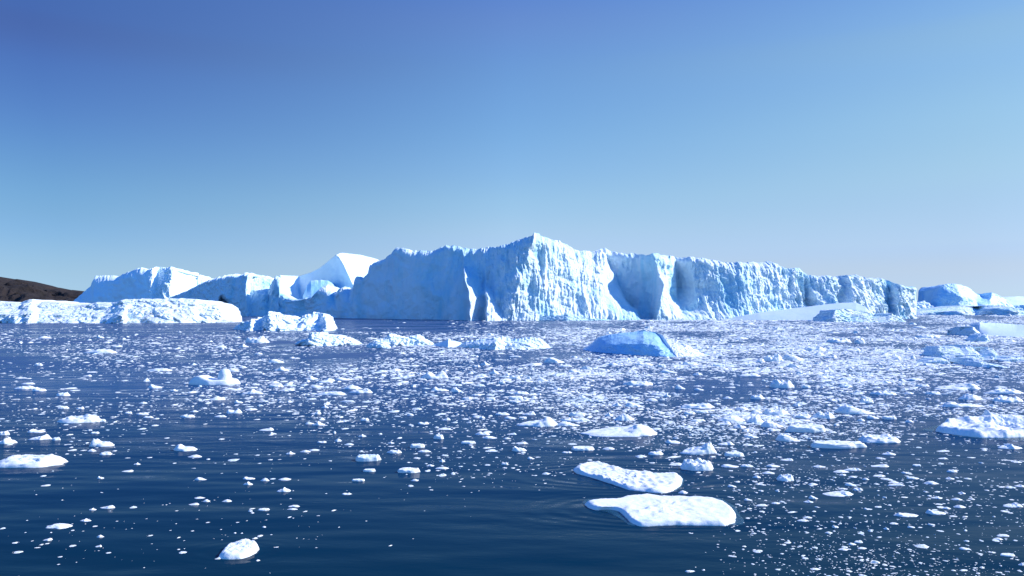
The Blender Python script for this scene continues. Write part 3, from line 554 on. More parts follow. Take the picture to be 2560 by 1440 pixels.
# column, row of the waterline, width, height (photo pixels), form; 'b' marks a blue shaded body, a text is its own label
C = '''
250 883 80 10 thin|118 831 18 5 hump|250 845 18 9 peakL|108 846 34 8 hump|95 856 18 5 hump|320 849 14 6 hump|289 825 12 8 peak|24 907 15 6 lumpy|95 914 18 8 lumpy|217 941 22 6 peakR|396 928 56 8 thin|386 971 34 14 peakL
434 978 20 7 peak|296 981 18 5 hump|58 973 56 8 thin|98 978 34 14 peakL|68 961 34 5 thin|155 990 32 12 lumpy|155 973 18 6 hump|155 1022 28 9 tailL|199 1023 20 7 lumpy|320 1034 18 7 lumpy|355 1037 28 8 saddle|369 1045 26 6 thin|404 1037 11 6 peak|467 1044 36 10 lumpy|485 1030 20 6 hump
197 1058 106 23 lumpy|252 1054 22 8 lumpy|640 857 58 15 lumpy|550 869 30 6 thin|608 868 24 11 peak|579 872 13 6 hump|646 886 22 7 hump|690 907 40 13 tailR|702 927 38 14 peak|606 920 22 7 hump|584 929 26 8 hump|777 948 34 10 peak|857 951 44 10 tailR|812 957 40 8 thin
687 968 34 9 slab|790 969 36 9 hump|715 977 40 8 tailL|630 985 50 13 peak|878 973 48 12 hump|903 983 54 10 lumpy|826 988 74 10 thin|596 1008 22 10 peakL|583 1034 40 15 saddle|550 1043 34 5 thin|788 1036 27 11 peakR|911 1052 22 10 lumpy|758 1048 10 5 peak|642 1049 16 7 slab|795 1064 32 14 peak
869 1005 36 4 thin|917 1005 28 4 thin|812 1020 18 10 peak|880 1031 18 5 hump|1088 947 64 19 saddle|1180 896 12 9 peak|1212 913 24 14 peak|1191 918 18 8 lumpy|1287 893 32 5 thin|1387 907 52 15 tailR|1329 914 48 8 tailL|1413 917 34 7 thin|1436 931 34 10 tailR|1235 935 30 16 peak|1202 942 36 7 lumpy
1354 952 24 10 hump|1287 948 28 14 lumpy|1099 978 44 14 peakL|1141 980 30 16 tailR|1254 960 18 12 lumpy|1302 986 38 10 lumpy|1289 999 36 12 slab|1287 1006 30 6 slab|1226 1001 23 10 slab|1168 999 25 9 lumpy|1190 989 26 6 thin|1079 1003 14 6 hump|1147 1014 13 8 peak|1256 1038 36 9 lumpy|1205 1046 16 8 hump|1276 1047 30 8 tailR
1115 1051 22 9 tailL|1026 1039 18 8 hump|1093 1038 16 6 hump|1441 1041 40 16 lumpy|1322 1038 34 14 peakR|1344 1067 98 28 peakR|1420 1066 56 14 tailR|1437 1054 74 9 lumpy|1307 1047 20 7 slab|1562 1052 52 20 hump|1523 1041 24 13 peak|1830 1054 72 17 hump|1810 1062 38 13 peakR|1890 1057 46 19 hump|1933 1069 56 20 tailR
1850 1070 32 14 peak|1971 1104 62 22 tailR|1880 1095 36 12 tailR|1746 1054 42 8 thin|1754 1033 36 10 slab|1725 1036 32 11 lumpy|1856 1025 36 12 hump|1891 1033 30 11 hump|1943 1038 62 17 lumpy|1820 997 24 8 hump|1893 998 34 15 lumpy|1597 964 74 14 lumpy|1701 973 26 14 tailR|1749 976 26 8 tailR|1957 970 60 22 lumpy b
1668 992 18 10 peak|1630 1002 30 10 hump|1544 1016 26 14 peak|1586 1018 46 14 tailR|1748 1022 86 14 lumpy|1898 906 30 14 tailL|1798 917 30 10 slab|1727 913 44 14 peakL|1654 918 20 10 slab|1533 913 28 9 hump|1609 914 44 10 lumpy|1563 899 28 7 peakR|1673 932 44 10 tailR|1745 938 26 10 hump|1875 941 54 8 thin
1553 1093 200 37 peakR|1750 1137 92 36 peakR|1747 1177 84 33 lumpy|1690 1164 36 9 tailL|1835 1142 46 14 slab|1683 1109 40 14 peakL|1690 1096 18 6 hump|1815 1113 40 13 peakR|1640 1138 38 13 lumpy|1603 1143 30 8 hump|1521 1124 30 8 thin|1826 1169 42 11 tailR|1868 1168 30 10 lumpy|1969 1152 32 9 peakR|1922 1185 32 9 hump
1966 1203 46 18 lumpy|1893 1195 20 9 hump|1892 1184 16 6 lumpy|1831 1218 22 8 tailR|1708 1234 25 11 hump|1935 1168 36 8 tailR|1871 1252 20 8 tailR|1940 1260 22 7 hump|1905 1266 30 6 thin|1848 1225 13 7 hump|1043 1120 38 14 slab|1097 1098 27 17 lumpy|1089 1106 14 8 peak|1058 1061 29 9 saddle|1207 1088 36 10 lumpy
1225 1097 36 10 tailR|1170 1110 37 10 slab|1180 1118 14 7 tailR|1298 1129 37 19 peakL|1457 1127 56 13 slab|1303 1110 30 8 tailL|1279 1087 24 7 peakR|1268 1098 20 6 hump|1337 1099 14 6 hump|1060 1131 35 7 thin|1105 1155 14 11 peak|1076 1166 20 7 peak|1022 1183 52 15 slab|1104 1173 33 6 thin|1147 1144 15 6 hump
1195 1175 13 8 peak|1262 1162 17 8 lumpy|1037 1203 19 8 hump|1027 1215 19 5 lumpy|1418 1133 24 6 saddle|1412 1147 13 7 hump|1474 1150 18 5 thin|1327 1148 18 8 tailR|1345 1143 16 5 hump|665 1077 37 11 peakR|917 1154 64 20 slab|923 1180 29 11 slab|895 1204 32 9 slab|985 1134 36 12 lumpy|804 1107 23 6 saddle
725 1136 23 10 peak|763 1131 26 8 hump|785 1127 26 6 hump|873 1113 24 7 hump|977 1109 17 7 peak|905 1092 20 9 peak|862 1072 22 5 thin|620 1199 30 10 peakL|619 1213 23 13 peak|662 1203 22 11 hump|683 1197 19 5 thin|711 1201 33 9 hump|709 1230 34 16 peak|567 1255 24 9 hump|515 1255 18 9 hump|735 1268 28 6 thin
866 1237 24 6 saddle|554 1098 19 5 thin|826 1152 12 6 hump|682 1086 18 7 peakL|515 1060 18 6 peak|500 1201 27 10 tailR|87 1082 42 13 peakL|95 1100 54 16 peakR|139 1101 22 10 lumpy|8 1088 26 13 lumpy|14 1110 50 19 peak|60 1171 180 37 lumpy|250 1117 58 23 peakL|460 1128 56 20 peakL
487 1144 34 10 hump|262 1138 32 11 lumpy|228 1129 21 9 hump|287 1127 15 7 peak|236 1084 22 7 saddle|175 1087 18 6 hump|418 1095 17 6 hump|388 1064 22 5 lumpy|318 1180 29 6 peakR|342 1162 17 7 peak|250 1197 15 9 peakL|436 1158 12 7 slab|374 1144 15 5 peak|320 1145 13 5 hump|108 1190 21 4 thin
267 1272 35 12 tailL|230 1276 19 8 peak|212 1304 25 10 peak|143 1322 62 15 hump|249 1344 17 9 hump|118 1352 22 9 tailL|181 1365 19 6 hump|94 1369 15 6 hump|103 1362 16 6 tailL|39 1357 17 6 tailL|150 1392 12 8 peak|146 1411 9 5 hump|271 1382 13 5 hump|7 1321 16 6 hump|375 1339 13 6 peak|447 1344 14 6 hump|245 1368 17 8 peakR
497 1247 26 7 hump|484 1263 26 8 tailL|659 1277 27 8 slab|631 1282 15 5 hump|630 1272 18 4 thin|731 1275 24 5 hump|835 1276 16 6 tailR|724 1293 15 5 hump|520 1306 10 5 hump|594 1306 10 4 hump|691 1368 12 6 tailL
2094 1121 134 18 slab|2204 1108 108 24 lumpy|2020 1082 98 24 slab|2225 1138 36 12 peak|2528 1123 58 17 peak|2140 1036 92 27 tailR|2062 1047 52 19 lumpy|2010 1046 40 14 lumpy|2168 1008 36 15 lumpy|2049 1169 30 9 peak|2201 1168 44 8 peakR|2104 1182 39 9 hump|2133 1177 46 7 thin|2107 1189 19 7 peak|2133 1194 21 6 hump
2165 1200 17 8 hump|2198 1192 30 8 peakR|2267 1184 22 7 peakL|2284 1198 33 9 tailR|2276 1206 12 8 lumpy|2293 1166 21 7 slab|2330 1211 34 12 hump|2241 1215 44 5 thin|2236 1208 26 6 hump|2128 1215 29 11 tailR|2145 1227 24 10 saddle|2033 1213 24 8 hump|2097 1241 73 16 peakR|2108 1224 22 6 hump b|2376 1199 24 9 peak
2382 1181 25 9 lumpy|2428 1144 20 5 thin|2358 1148 22 6 peakR|2541 1155 25 4 thin|2295 1148 12 6 lumpy|2555 1218 30 9 peak|2528 1221 24 5 thin|2406 1235 18 8 peak|2344 1247 28 9 peak|2394 1251 28 9 hump|2401 1270 30 11 hump|2368 1273 20 8 hump|2533 1269 46 14 peakR|2446 1263 16 6 peak|2340 1287 48 16 peakL|2172 1273 17 7 peak
2023 1257 24 9 peak|2034 1248 22 12 tailR|2043 1268 15 5 hump|2224 1263 15 6 hump|2268 1293 54 13 peakL|2279 1320 18 8 peakL|2330 1314 19 8 peakL|2236 1311 22 7 hump|2216 1324 14 9 peak|2089 1320 17 11 peakL|2073 1334 18 7 hump|2050 1322 17 6 peak|2020 1296 23 7 hump|2008 1304 28 6 thin|2138 1320 13 6 hump
2198 1343 18 6 tailR|2132 1363 20 8 tailR|2147 1358 22 9 lumpy|2110 1376 24 7 hump|2156 1373 23 6 hump|2112 1368 18 6 hump|2522 1392 35 10 slab|2414 1375 27 9 tailR|2510 1342 31 7 thin|2498 1350 23 8 hump|2390 1399 17 7 saddle|2455 1419 17 7 peak|2364 1402 13 5 hump|2301 1407 16 6 hump|2230 1416 13 6 hump|2039 1425 23 6 hump|2555 1414 16 10 tailL|2482 1381 14 5 hump|2452 1385 15 5 hump
2100 857 60 12 lumpy b|2150 859 28 18 lumpy|2038 877 52 12 lumpy|2133 877 40 9 peakR b|2078 895 34 13 peakR|2238 899 36 12 tailL|2276 897 28 13 peakR|2322 845 64 10 lumpy|2299 820 34 6 thin|2310 967 34 10 lumpy|2286 951 44 8 thin|2213 958 34 11 peak|2273 985 26 8 hump|2212 988 64 12 lumpy|2334 986 36 11 lumpy
2524 1006 72 16 lumpy|2015 970 24 12 lumpy|2224 1049 34 12 slab|2184 1047 32 12 tailR|2274 1056 24 10 hump|2154 1053 20 9 hump|2313 1035 18 6 hump|1852 848 40 9 peak b|2017 824 18 6 peak|1871 811 32 5 thin|1935 904 50 17 lumpy b|1985 901 56 18 tailR|2400 975 112 22 peakR b|2515 985 100 13 thin b|2430 1000 62 18 hump b|2410 1018 106 14 peakL b
'''
items = []
for tok in C.replace('\n', '|').split('|'):
    tok = tok.split()
    if len(tok) < 5: continue
    items.append([float(tok[0]), float(tok[1]), float(tok[2]), float(tok[3]), tok[4], len(tok) > 5])

# hand-named landmarks (column, row) -> short name used in neighbours' labels
NAMED = {
 (197,1058): 'bumpy oblong floe at left, above the pair of stacked chunks', (60,1171): 'largest smooth white floe on the left edge, rounded boulders on it', (250,1117): 'white chunk with a raised left horn, right of the left-edge floe',
 (460,1128): 'boxy white chunk with a square left end, left of centre', (917,1154): 'white oval slab with crumbly top, left of the ringed dark water', (1088,947): 'pair of joined white blocks with a blue left side',
 (1344,1067): 'long white chunk with a tall rounded knob at its right end', (1553,1093): 'long white floe with a humped back beyond the two foreground floes', (1750,1137): 'smooth white chunk with two folded ridges, right of centre',
 (1747,1177): 'cauliflower-like white chunk of three rounded lumps above the foreground floe', (2094,1121): 'long straight white floe lying below the spiky crusted one', (2204,1108): 'spiky crusted white floe with many little points',
 (2020,1082): 'stubby flat-topped white floe with a square right end', (2140,1036): 'white chunk with a long tapering tail to the right', (2097,1241): 'slim pointed white chunk like an arrowhead, low right', (2400,975): 'long white chunk with shaded front and upright lump at right',
 (2430,1000): 'whale-backed chunk with shaded left side', (2410,1018): 'thin flat floe with dark notch under its left end', (2515,985): 'thin shaded floe running off the right edge', (143,1322): 'smooth cigar-shaped pale floe low on the left', (1957,970): 'domed chunk with blue left foot in crowded ice',
 (2268,1293): 'small wedge-shaped floe with upright left end', (2340,1287): 'pitted chunk with raised left head, low right', (826,988): 'long thin white sliver of ice left of centre', (1043,1120): 'neat bread-loaf-shaped white chunk', (1298,1129): 'tilted square-headed white chunk left of the foreground floes',
 (640,857): 'crumbly white chunk just below the craggy small iceberg', (1562,1052): 'rounded dome chunk above the long humped floe', (2528,1123): 'flattened white cone of ice below the layered floe', (1022,1183): 'flat oval slab with a ragged rear edge left of the ripples',
 (1457,1127): 'smooth sausage-shaped chunk above the narrow floe', (2522,1392): 'pale flat oval in the bottom right corner', (709,1230): 'star-shaped white chunk in open water at lower left', (667,0): ''}
LM = [((690,812), 'craggy small iceberg'), ((820,850), 'left rubble berg'), ((1262,862), 'crusted blue berg'), ((1600,865), 'deep blue hump'), ((2415,885), 'saddle-shaped berg'), ((2490,825), 'tilted pale slab'),
 ((1650,1275), 'broadest floe'), ((1575,1190), 'narrow floe'), ((598,1372), 'rounded grey floe'), ((2460,1070), 'layered floe'), ((529,945), 'ball-topped berg'),
 ((197,1048), 'bumpy oblong floe'), ((60,1155), 'left-edge floe'), ((250,1107), 'horned chunk'), ((460,1120), 'boxy chunk'), ((917,1144), 'oval slab'), ((1088,938), 'joined white blocks'), ((1344,1055), 'knobbed chunk'), ((1553,1078), 'humped long floe'),
 ((1750,1122), 'folded chunk'), ((1747,1165), 'cauliflower chunk'), ((2094,1112), 'long straight floe'), ((2204,1098), 'spiky crusted floe'), ((2020,1072), 'stubby flat floe'), ((2140,1024), 'tapering chunk'), ((2097,1235), 'arrowhead chunk'), ((2400,965), 'lump-ended chunk'),
 ((143,1316), 'cigar-shaped floe'), ((1957,962), 'blue-footed dome'), ((2268,1288), 'wedge floe'), ((2340,1280), 'raised-head chunk'), ((826,984), 'thin sliver'), ((1043,1114), 'loaf-shaped chunk'), ((1298,1120), 'square-headed chunk'), ((640,850), 'crumbly chunk'),
 ((1562,1044), 'dome chunk'), ((2528,1115), 'ice cone'), ((1457,1121), 'sausage-shaped chunk'), ((2522,1388), 'corner oval'), ((709,1222), 'star-shaped chunk')]
SHAPE = {'slab': 'flat-topped', 'hump': 'rounded', 'lumpy': 'lumpy', 'peakL': 'left-peaked', 'peakR': 'right-peaked', 'peak': 'pointed', 'tailR': 'right-tapering', 'tailL': 'left-tapering', 'saddle': 'saddle-backed', 'thin': 'thin flat'}

items.sort(key=lambda a: -a[2]*a[3])
indiv = items[:296]; rest = items[296:]
labels = []
for it in indiv:
    px, py, w, h, k, bl = it
    key = (int(px), int(py))
    if key in NAMED: labels.append(('U', NAMED[key], it)); continue
    my = py - h/2
    best = min(LM, key=lambda q: math.hypot(q[0][0]-px, (q[0][1]-my)*2.2))
    dx, dy = px-best[0][0], (my-best[0][1])*2.2
    if abs(dx) > abs(dy): dr = 'left of' if dx < 0 else 'right of'
    else: dr = 'beyond' if dy < 0 else 'in front of'
    size = 'large' if w*h > 700 else 'mid-sized' if w*h > 330 else 'small' if w*h > 150 else 'tiny'
    colr = 'blue-shaded ' if bl else ''
    labels.append(('A', (size, colr+SHAPE[k], dr, best[1]), it))
from collections import defaultdict
grp = defaultdict(list)
for n, (t, l_, it) in enumerate(labels):
    if t == 'A': grp[l_].append(n)
final = {}
ORD = ['first', 'second', 'third', 'fourth', 'fifth', 'sixth', 'seventh', 'eighth', 'ninth', 'tenth']
for k, ns in grp.items():
    size, shp, dr, lm = k
    if len(ns) == 1: final[ns[0]] = f'{size} {shp} ice chunk {dr} the {lm}'
    else:
        ns = sorted(ns, key=lambda n: labels[n][2][0])
        for q, n in enumerate(ns):
            o = 'leftmost' if q == 0 else 'rightmost' if q == len(ns)-1 else ORD[q]+' from left'
            final[n] = f'{o} of the {size} {shp} ice chunks {dr} the {lm}'

def chunk_dims(px, py, w, h, k):
    Y = dist(py); m = Y/F
    W = w*m*1.02
    asp = {'thin': .5, 'slab': .55}.get(k, .6)
    D = W*asp
    fs = CH/Y
    Himg = h*m
    H = (Himg - D*fs*.9)*(.92 if w > 45 else .72)
    if H < .10*W: 
        H = max(.10*W, .3*Himg); D = min(D, max(.25*W, (Himg-H)/fs/.8))
    return W, D, H, Y

occupied = []
for n, (t, l_, it) in enumerate(labels):
    px, py, w, h, k, bl = it
    W, D, H, Y = chunk_dims(px, py, w, h, k)
    big = w > 45
    mat = M_floe
    me = chunk_mesh('ice_chunk', W, D, H, k, n+1.37, mat, na=64 if big else 36, nr=20 if big else 13)
    x = (px-PX0)/F*(Y+D*.3)
    put('ice_chunk', me, (x, Y+D/2, 0), l_ if t == 'U' else final[n], 'ice chunk', 'loose ice chunks floating on the fjord')
    occupied.append((x, Y+D/2, W/2, D/2))

# ball-topped berg: one body
def ball_berg():
    na, nr = 90, 40
    Y = dist(963); m = Y/F; W = 134*m; D = W*.5
    cx = (531-PX0)/F*(Y+D*.3)
    th = np.linspace(0, 2*np.pi, na, endpoint=False)
    R = 1+.12*fbm(np.cos(th)*1.2+4, np.sin(th)*1.2, 3, 3)
    rows = []
    for q in np.linspace(.01, 1, nr):
        a = q*R*np.cos(th)*W/2; bb = q*R*np.sin(th)*D/2
        e = np.clip((1-q)/.22, 0, 1); prof = 1-(1-e)**2.4
        h = .42 + .40*np.exp(-((a+.26*W)**2/(.17*W)**2)) + .16*(a/W)
        ba, bb0, br = .20*W, -.02*D, .125*W
        d2 = (a-ba)**2+(bb-bb0)**2
        ball = np.sqrt(np.maximum(br*br-d2, 0))*1.35
        h = h*prof + .05*fbm(a*1.4, bb*1.4, 3, 3)*prof
        h = np.where(d2 < br*br, np.maximum(h, .62*prof+ball), h)
        if q > .999: h = h*0-.03
        rows.append(np.stack([a, bb, h], 1))
    rows.append(rows[-1]*np.array([.93, .93, 0])+np.array([0, 0, -.4]))
    V = np.concatenate(rows); V = np.vstack([V, [[0, 0, V[:na, 2].mean()]]])
    Q = grid_quads(na, len(rows), wrap=True, flip=True); i = np.arange(na); T = np.stack([np.full(na, len(V)-1), i, (i+1) % na], 1)
    put('small_iceberg', mesh_from('small_iceberg', V, Q, mat=M_floe, T=T), (cx, Y+D/2, 0), 'smooth white small iceberg with an upright ball of ice on its right half', 'small iceberg')
    occupied.append((cx, Y+D/2, W/2, D/2))
ball_berg()
for a, b, w, d in ((1650, 1275, 2.7, 1.1), (1575, 1190, 2.6, 1.0), (598, 1378, .75, .5), (2500, 1075, 4.0, 1.8)):
    x, y = world(a, b); occupied.append((x, y, w, d))

# ---------------------------------------------------------------- brash ice (uncountable small pieces)
gx = [-100, 200, 450, 700, 900, 1100, 1300, 1500, 1700, 1900, 2100, 2350, 2660]
gy = [786, 800, 815, 828, 832, 850, 880, 920, 960, 1000, 1040, 1080, 1120, 1160, 1200, 1260, 1320, 1380, 1450]
DEN = np.array([
 [.0,.0,.0,.0,.0,.0,.0,.1,.1,.1,.2,.9,.9],
 [.0,.0,.0,.0,.0,.05,.35,.7,.8,.9,.95,.95,.95],
 [.05,.05,.05,.1,.0,.0,.25,.6,.8,.9,.9,.9,.9],
 [.2,.2,.15,.2,.05,.08,.45,.7,.8,.85,.9,.9,.9],
 [.28,.28,.3,.35,.5,.6,.65,.7,.8,.85,.85,.85,.85],
 [.26,.3,.38,.40,.5,.6,.6,.6,.7,.8,.8,.8,.8],
 [.26,.34,.40,.42,.55,.5,.35,.35,.6,.75,.8,.8,.75],
 [.10,.14,.25,.48,.6,.6,.55,.6,.68,.72,.75,.72,.6],
 [.18,.16,.18,.50,.6,.6,.6,.65,.65,.6,.55,.45,.45],
 [.16,.16,.22,.35,.45,.45,.45,.6,.68,.55,.42,.35,.35],
 [.10,.10,.15,.20,.22,.24,.30,.50,.58,.58,.45,.25,.22],
 [.08,.08,.07,.10,.14,.12,.08,.28,.42,.45,.28,.12,.10],
 [.08,.10,.06,.08,.10,.10,.10,.16,.22,.22,.06,.03,.05],
 [.03,.05,.05,.06,.06,.12,.10,.05,.10,.16,.10,.08,.06],
 [.03,.03,.03,.05,.04,.05,.02,.0,.06,.20,.12,.10,.08],
 [.01,.02,.05,.05,.04,.01,.0,.0,.0,.20,.14,.08,.06],
 [.01,.05,.06,.04,.01,.0,.0,.0,.0,.10,.20,.08,.07],
 [.01,.04,.03,.01,.0,.0,.0,.0,.0,.08,.18,.12,.07],
 [.0,.0,.0,.0,.0,.0,.0,.0,.0,.10,.20,.14,.10]])
def density(px, py):
    i = np.clip(np.interp(px, gx, np.arange(len(gx))), 0, len(gx)-1.001); j = np.clip(np.interp(py, gy, np.arange(len(gy))), 0, len(gy)-1.001)
    i0 = i.astype(int); j0 = j.astype(int); a = i-i0; b = j-j0
    return (DEN[j0, i0]*(1-a)+DEN[j0, i0+1]*a)*(1-b) + (DEN[j0+1, i0]*(1-a)+DEN[j0+1, i0+1]*a)*b

def brash_template(seed, na, nr):
    r = np.random.default_rng(seed)
    th = np.linspace(0, 2*np.pi, na, endpoint=False) + r.uniform(-.25, .25, na)
    R = r.uniform(.6, 1.15, na)
    R = (R + np.roll(R, 1))/2
    rows = [np.stack([R*np.cos(th)*.92, R*np.sin(th)*.92, np.full(na, -.25)], 1), np.stack([R*np.cos(th), R*np.sin(th), np.full(na, .03)], 1)]
    for q in range(1, nr+1):
        s = 1-q/(nr+.6)
        zz = (1-s**2.2)*(1+r.uniform(-.35, .35, na)) + .2*r.uniform(0, 1, na)
        rows.append(np.stack([R*np.cos(th)*s, R*np.sin(th)*s, zz], 1))
    V = np.concatenate(rows); V = np.vstack([V, [[r.uniform(-.1, .1), r.uniform(-.1, .1), rows[-1][:, 2].mean()*r.uniform(.8, 1.3)]]])
    Q = grid_quads(na, nr+2, wrap=True)
    i = np.arange(na); b = (nr+1)*na
    T = np.stack([b+i, b+(i+1) % na, np.full(na, len(V)-1)], 1)
    return V, Q, T

def brash():
    r = np.random.default_rng(3)
    N = 564000
    px = r.uniform(-600, 3160, N)
    # rows sampled evenly over the picture height of the water
    py = 786 + (1452-786)*r.uniform(0, 1, N)**1.55
    Y = dist(py)
    x = (px-PX0)/F*Y
    dens = density(px, py)
    patch = fbm(x/(8+Y*.06), Y/(5+Y*.06), 2.2, 4, .6)
    patch2 = fbm(x/1.5, Y/2.5, 5.1, 3, .6)
    prob = np.clip(dens*(.55+.27*sstep(500, 1500, px)-.35*sstep(1060, 1180, py) + .34*sstep(1250, 1650, px)*(1-sstep(860, 980, py)))*(1+1.45*patch+.5*patch2), 0, 1)
    szp = np.exp(r.normal(0, .66, N))*np.interp(py, [786, 830, 900, 1000, 1100, 1450], [5.5, 7.0, 10, 12.5, 10, 8.5])
    szp = np.minimum(szp, 34)
    m = Y/F
    W = szp*m
    # chance per sample so that covered area follows the density
    samp_area = (1452-786)*3760/N*1.55*((py-786+.5)/(1452-786))**(1-1/1.55)
    imgarea = szp*(szp*.70*CH/Y + szp*.10)*.75
    keep = r.uniform(0, 1, N) < np.clip(-np.log(1-np.minimum(prob, .97))*samp_area/imgarea*1.0, 0, 1)
    occ = np.zeros(N, bool)
    for (cx, cy, a, b) in occupied:
        occ |= (((x-cx)/(a+W*.3))**2 + ((Y-cy)/(b+W*.2))**2) < 1
    keep &= ~occ
    px, py, Y, x, W = px[keep], py[keep], Y[keep], x[keep], W[keep]
    ex = []
    for (a, b, w, h, k, bl) in rest: ex.append((a, b, w))
    if ex:
        ex = np.array(ex); Ye = dist(ex[:, 1]); xe = (ex[:, 0]-PX0)/F*Ye
        x = np.r_[x, xe]; Y = np.r_[Y, Ye]; W = np.r_[W, ex[:, 2]*Ye/F*.9]
    n = len(x); print('brash pieces', n)
    Vs, Qs, Ts = [], [], []; off = 0
    tid = r.integers(0, 14, n)
    near = Y < 75
    for nearflag in (True, False):
        for t in range(14):
            V0, Q0, T0 = brash_template(100+t+50*nearflag, 11 if nearflag else 7, 3 if nearflag else 1)
            s = (tid == t) & (near == nearflag); k = s.sum()
            if not k: continue
            ang = r.uniform(0, 2*np.pi, k); ca, sa = np.cos(ang)[:, None], np.sin(ang)[:, None]
            w = W[s][:, None]/2; asp = r.uniform(.45, 1, k)[:, None]; hh = r.uniform(.05, .19, k)[:, None]*np.where(r.uniform(0, 1, k) < .10, 2.4, 1)[:, None]
            lx, ly = V0[None, :, 0]*w*1.15, V0[None, :, 1]*w*asp*1.15
            X_ = lx*ca - ly*sa + x[s][:, None]; Y_ = lx*sa + ly*ca + Y[s][:, None]; Z_ = V0[None, :, 2]*w*hh
            Z_ = Z_ + (lx*r.uniform(-.12, .12, k)[:, None])*(V0[None, :, 2] > .1)
            Vs.append(np.stack([X_, Y_, Z_], -1).reshape(-1, 3))
            o = off + np.arange(k)[:, None, None]*len(V0)
            Qs.append((Q0[None]+o).reshape(-1, 4)); Ts.append((T0[None]+o).reshape(-1, 3))
            off += k*len(V0)
    me = mesh_from('brash_ice', np.concatenate(Vs), np.concatenate(Qs), smooth=False, mat=M_brash, T=np.concatenate(Ts))
    put('brash_ice', me, (0, 0, 0), 'countless small white ice bits crowding the dark water', 'brash ice', kind='stuff')
brash()

# ---------------------------------------------------------------- land at left
def hills():
    sky = np.array([(-700,640),(-400,672),(-200,684),(-60,690),(0,694),(10,698),(22,705),(35,701),(50,701),(75,706),(97,714),(120,722),(150,725),(175,729),(190,728),(205,727),(260,735),(330,750),(400,768),(430,772)])
    nu, nv = 420, 60
    px = np.linspace(-700, 430, nu); py = np.interp(px, sky[:, 0], sky[:, 1])
    Y0 = 2000.0; zt = CH+(HY-py)/F*(Y0+350)
    rows = []
    for v in np.linspace(0, 1, nv):
        Yr = Y0+350*v**.9; xx = (px-PX0)/F*Yr
        z = zt*v**.8 + zt*.16*fbm(xx/80, v*5, 3, 5, .6)*min(1, 4*(1-v))*min(1, 5*v) - 2*(v == 0)
        rows.append(np.stack([xx, np.full(nu, Yr)+25*fbm(xx/90, v*4, 7, 4), z + (8*fbm(xx/60, 3, 1, 3) + 5*fbm(xx/16, v, 1, 4))*sstep(.6, 1, v)], 1))
    last = rows[-1]
    for k in range(1, 8): rows.append(last + np.array([0, 90.*k, 0])*1.0 - np.array([0, 0, 1.])*(last[:, 2:3]+3)*(k/7)**1.5)
    V = np.concatenate(rows)
    put('hills', mesh_from('hills', V, grid_quads(nu, len(rows)), mat=M_rock), kind='structure')
hills()

# ---------------------------------------------------------------- light
EL, AZ = math.radians(34), math.radians(9)      # azimuth measured from +X towards +Y
w = bpy.data.worlds.new('World'); sc.world = w; w.use_nodes = True
nt = w.node_tree; nt.nodes.clear(); b = NB(nt)
sky = b.n('ShaderNodeTexSky'); sky.sky_type = 'NISHITA'; sky.sun_disc = False
sky.sun_elevation = EL; sky.sun_rotation = math.pi/2 - AZ
sky.altitude = 0; sky.air_density = 1.0; sky.dust_density = .1; sky.ozone_density = 3.0
hs = b.n('ShaderNodeHueSaturation'); hs.inputs['Saturation'].default_value = 1.2; hs.inputs['Value'].default_value = 1.0
bg = b.n('ShaderNodeBackground'); bg.inputs['Strength'].default_value = .10
wo = b.n('ShaderNodeOutputWorld')
b.l(sky.outputs[0], hs.inputs['Color'])
# hand-set sky tint: bluer and less yellow near the horizon than the model's default, darker away from the sun
tc = b.n('ShaderNodeTexCoord'); sp = b.n('ShaderNodeSeparateXYZ'); b.l(tc.outputs['Generated'], sp.inputs[0])
HIGH = [(.50, (.50, .82, 1.25)), (.70, (.34, .92, 1.70)), (1, (.28, .88, 1.8))]  # overhead sky out of view, tinted blue to colour the ice shade
SKY_TINT = {
 'away': [(0, (.38, .64, 1.30)), (.0396, (.45, .60, .96)), (.0952, (.49, .614, .82)), (.1374, (.53, .645, .793)), (.1992, (.522, .60, .80)), (.2588, (.515, .53, .775)), (.3118, (.53, .495, .743))],
 'mid': [(0, (.50, .74, 1.50)), (.0369, (.63, .72, 1.14)), (.0879, (.86, .83, 1.0)), (.1282, (.97, .93, .965)), (.1727, (1.01, .975, .995)), (.2353, (1.03, 1.0, 1.03)), (.3039, (1.075, .975, 1.05)), (.364, (1.06, .89, 1.07))],
 'sunward': [(0, (.40, .60, 1.18)), (.0396, (.52, .56, .86)), (.0739, (.65, .625, .79)), (.1374, (.91, .79, .755)), (.1992, (1.11, .94, .80)), (.2588, (1.21, 1.015, .865)), (.3118, (1.27, 1.055, .92))]}
ramp = {}
for nm, st in SKY_TINT.items():
    er = b.n('ShaderNodeValToRGB'); el = er.color_ramp.elements; er.color_ramp.interpolation = 'CARDINAL'
    st = st + HIGH
    el[0].position = 0; el[1].position = 1
    for p_, c_ in st[1:-1]: el.new(p_)
    for e_, (p_, c_) in zip(sorted(el, key=lambda q: q.position), st): e_.color = (*[v*.33 for v in c_], 1)
    b.l(sp.outputs['Z'], er.inputs['Fac']); ramp[nm] = er.outputs[0]
wl = b.n('ShaderNodeMapRange', i={'From Min': 0, 'From Max': -.5, 'To Min': 0, 'To Max': 1}); b.l(sp.outputs['X'], wl.inputs['Value'])
wr = b.n('ShaderNodeMapRange', i={'From Min': 0, 'From Max': .5, 'To Min': 0, 'To Max': 1}); b.l(sp.outputs['X'], wr.inputs['Value'])
m1 = b.n('ShaderNodeMixRGB'); b.l(wl.outputs[0], m1.inputs['Fac']); b.l(ramp['mid'], m1.inputs['Color1']); b.l(ramp['away'], m1.inputs['Color2'])
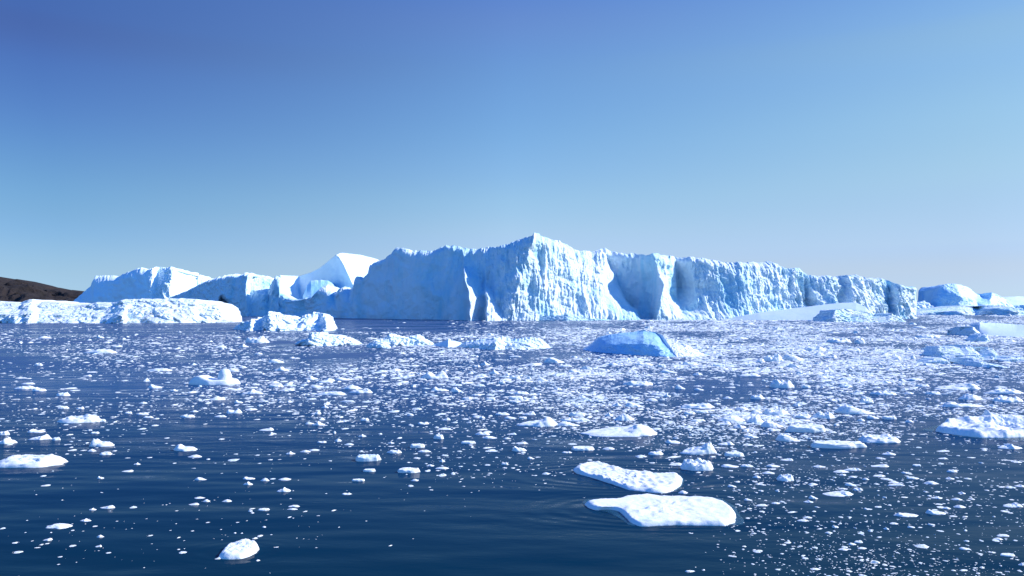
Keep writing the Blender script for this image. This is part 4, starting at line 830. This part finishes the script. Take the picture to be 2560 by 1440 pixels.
m2 = b.n('ShaderNodeMixRGB'); b.l(wr.outputs[0], m2.inputs['Fac']); b.l(m1.outputs[0], m2.inputs['Color1']); b.l(ramp['sunward'], m2.inputs['Color2'])
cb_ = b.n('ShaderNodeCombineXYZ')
m_ = b.n('ShaderNodeMapRange', i={'From Min': .2, 'From Max': -.5, 'To Min': 0, 'To Max': 1}); b.l(sp.outputs['Y'], m_.inputs['Value'])  # unseen sky behind the camera, green and blue raised to colour shaded ice
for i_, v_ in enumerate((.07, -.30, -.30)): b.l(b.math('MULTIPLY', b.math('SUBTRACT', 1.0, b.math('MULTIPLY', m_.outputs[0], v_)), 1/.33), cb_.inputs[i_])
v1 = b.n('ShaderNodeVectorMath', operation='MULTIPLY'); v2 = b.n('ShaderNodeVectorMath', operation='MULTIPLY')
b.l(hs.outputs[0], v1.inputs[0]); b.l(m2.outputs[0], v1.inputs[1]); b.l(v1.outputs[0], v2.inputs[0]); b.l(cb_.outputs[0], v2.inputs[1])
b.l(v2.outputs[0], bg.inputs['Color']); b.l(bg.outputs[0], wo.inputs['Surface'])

sd = bpy.data.lights.new('sun', 'SUN'); sd.energy = 4.5; sd.angle = math.radians(.5); sd.color = (1, .94, .86)
so = bpy.data.objects.new('sun', sd); col.objects.link(so)
from mathutils import Vector
Ld = Vector((math.cos(EL)*math.cos(AZ), math.cos(EL)*math.sin(AZ), math.sin(EL)))
so.rotation_euler = Ld.to_track_quat('Z', 'Y').to_euler(); so.location = (200, -50, 200)

# ---------------------------------------------------------------- camera
cd = bpy.data.cameras.new('camera'); cam = bpy.data.objects.new('camera', cd); col.objects.link(cam)
cam.location = (0, 0, CH); cam.rotation_euler = (math.pi/2, 0, 0)
cd.sensor_width = 36; cd.lens = F/2560*36; cd.shift_y = (HY-720)/2560
cd.clip_start = .5; cd.clip_end = 20000
sc.camera = cam
vs = sc.view_settings; vs.view_transform = 'Standard'; vs.look = 'None'; vs.exposure = .55; vs.gamma = 1; vs.use_curve_mapping = False
sc.cycles.max_bounces = 5; sc.cycles.diffuse_bounces = 3; sc.cycles.glossy_bounces = 3; sc.cycles.transmission_bounces = 2
sc.cycles.use_denoising = True
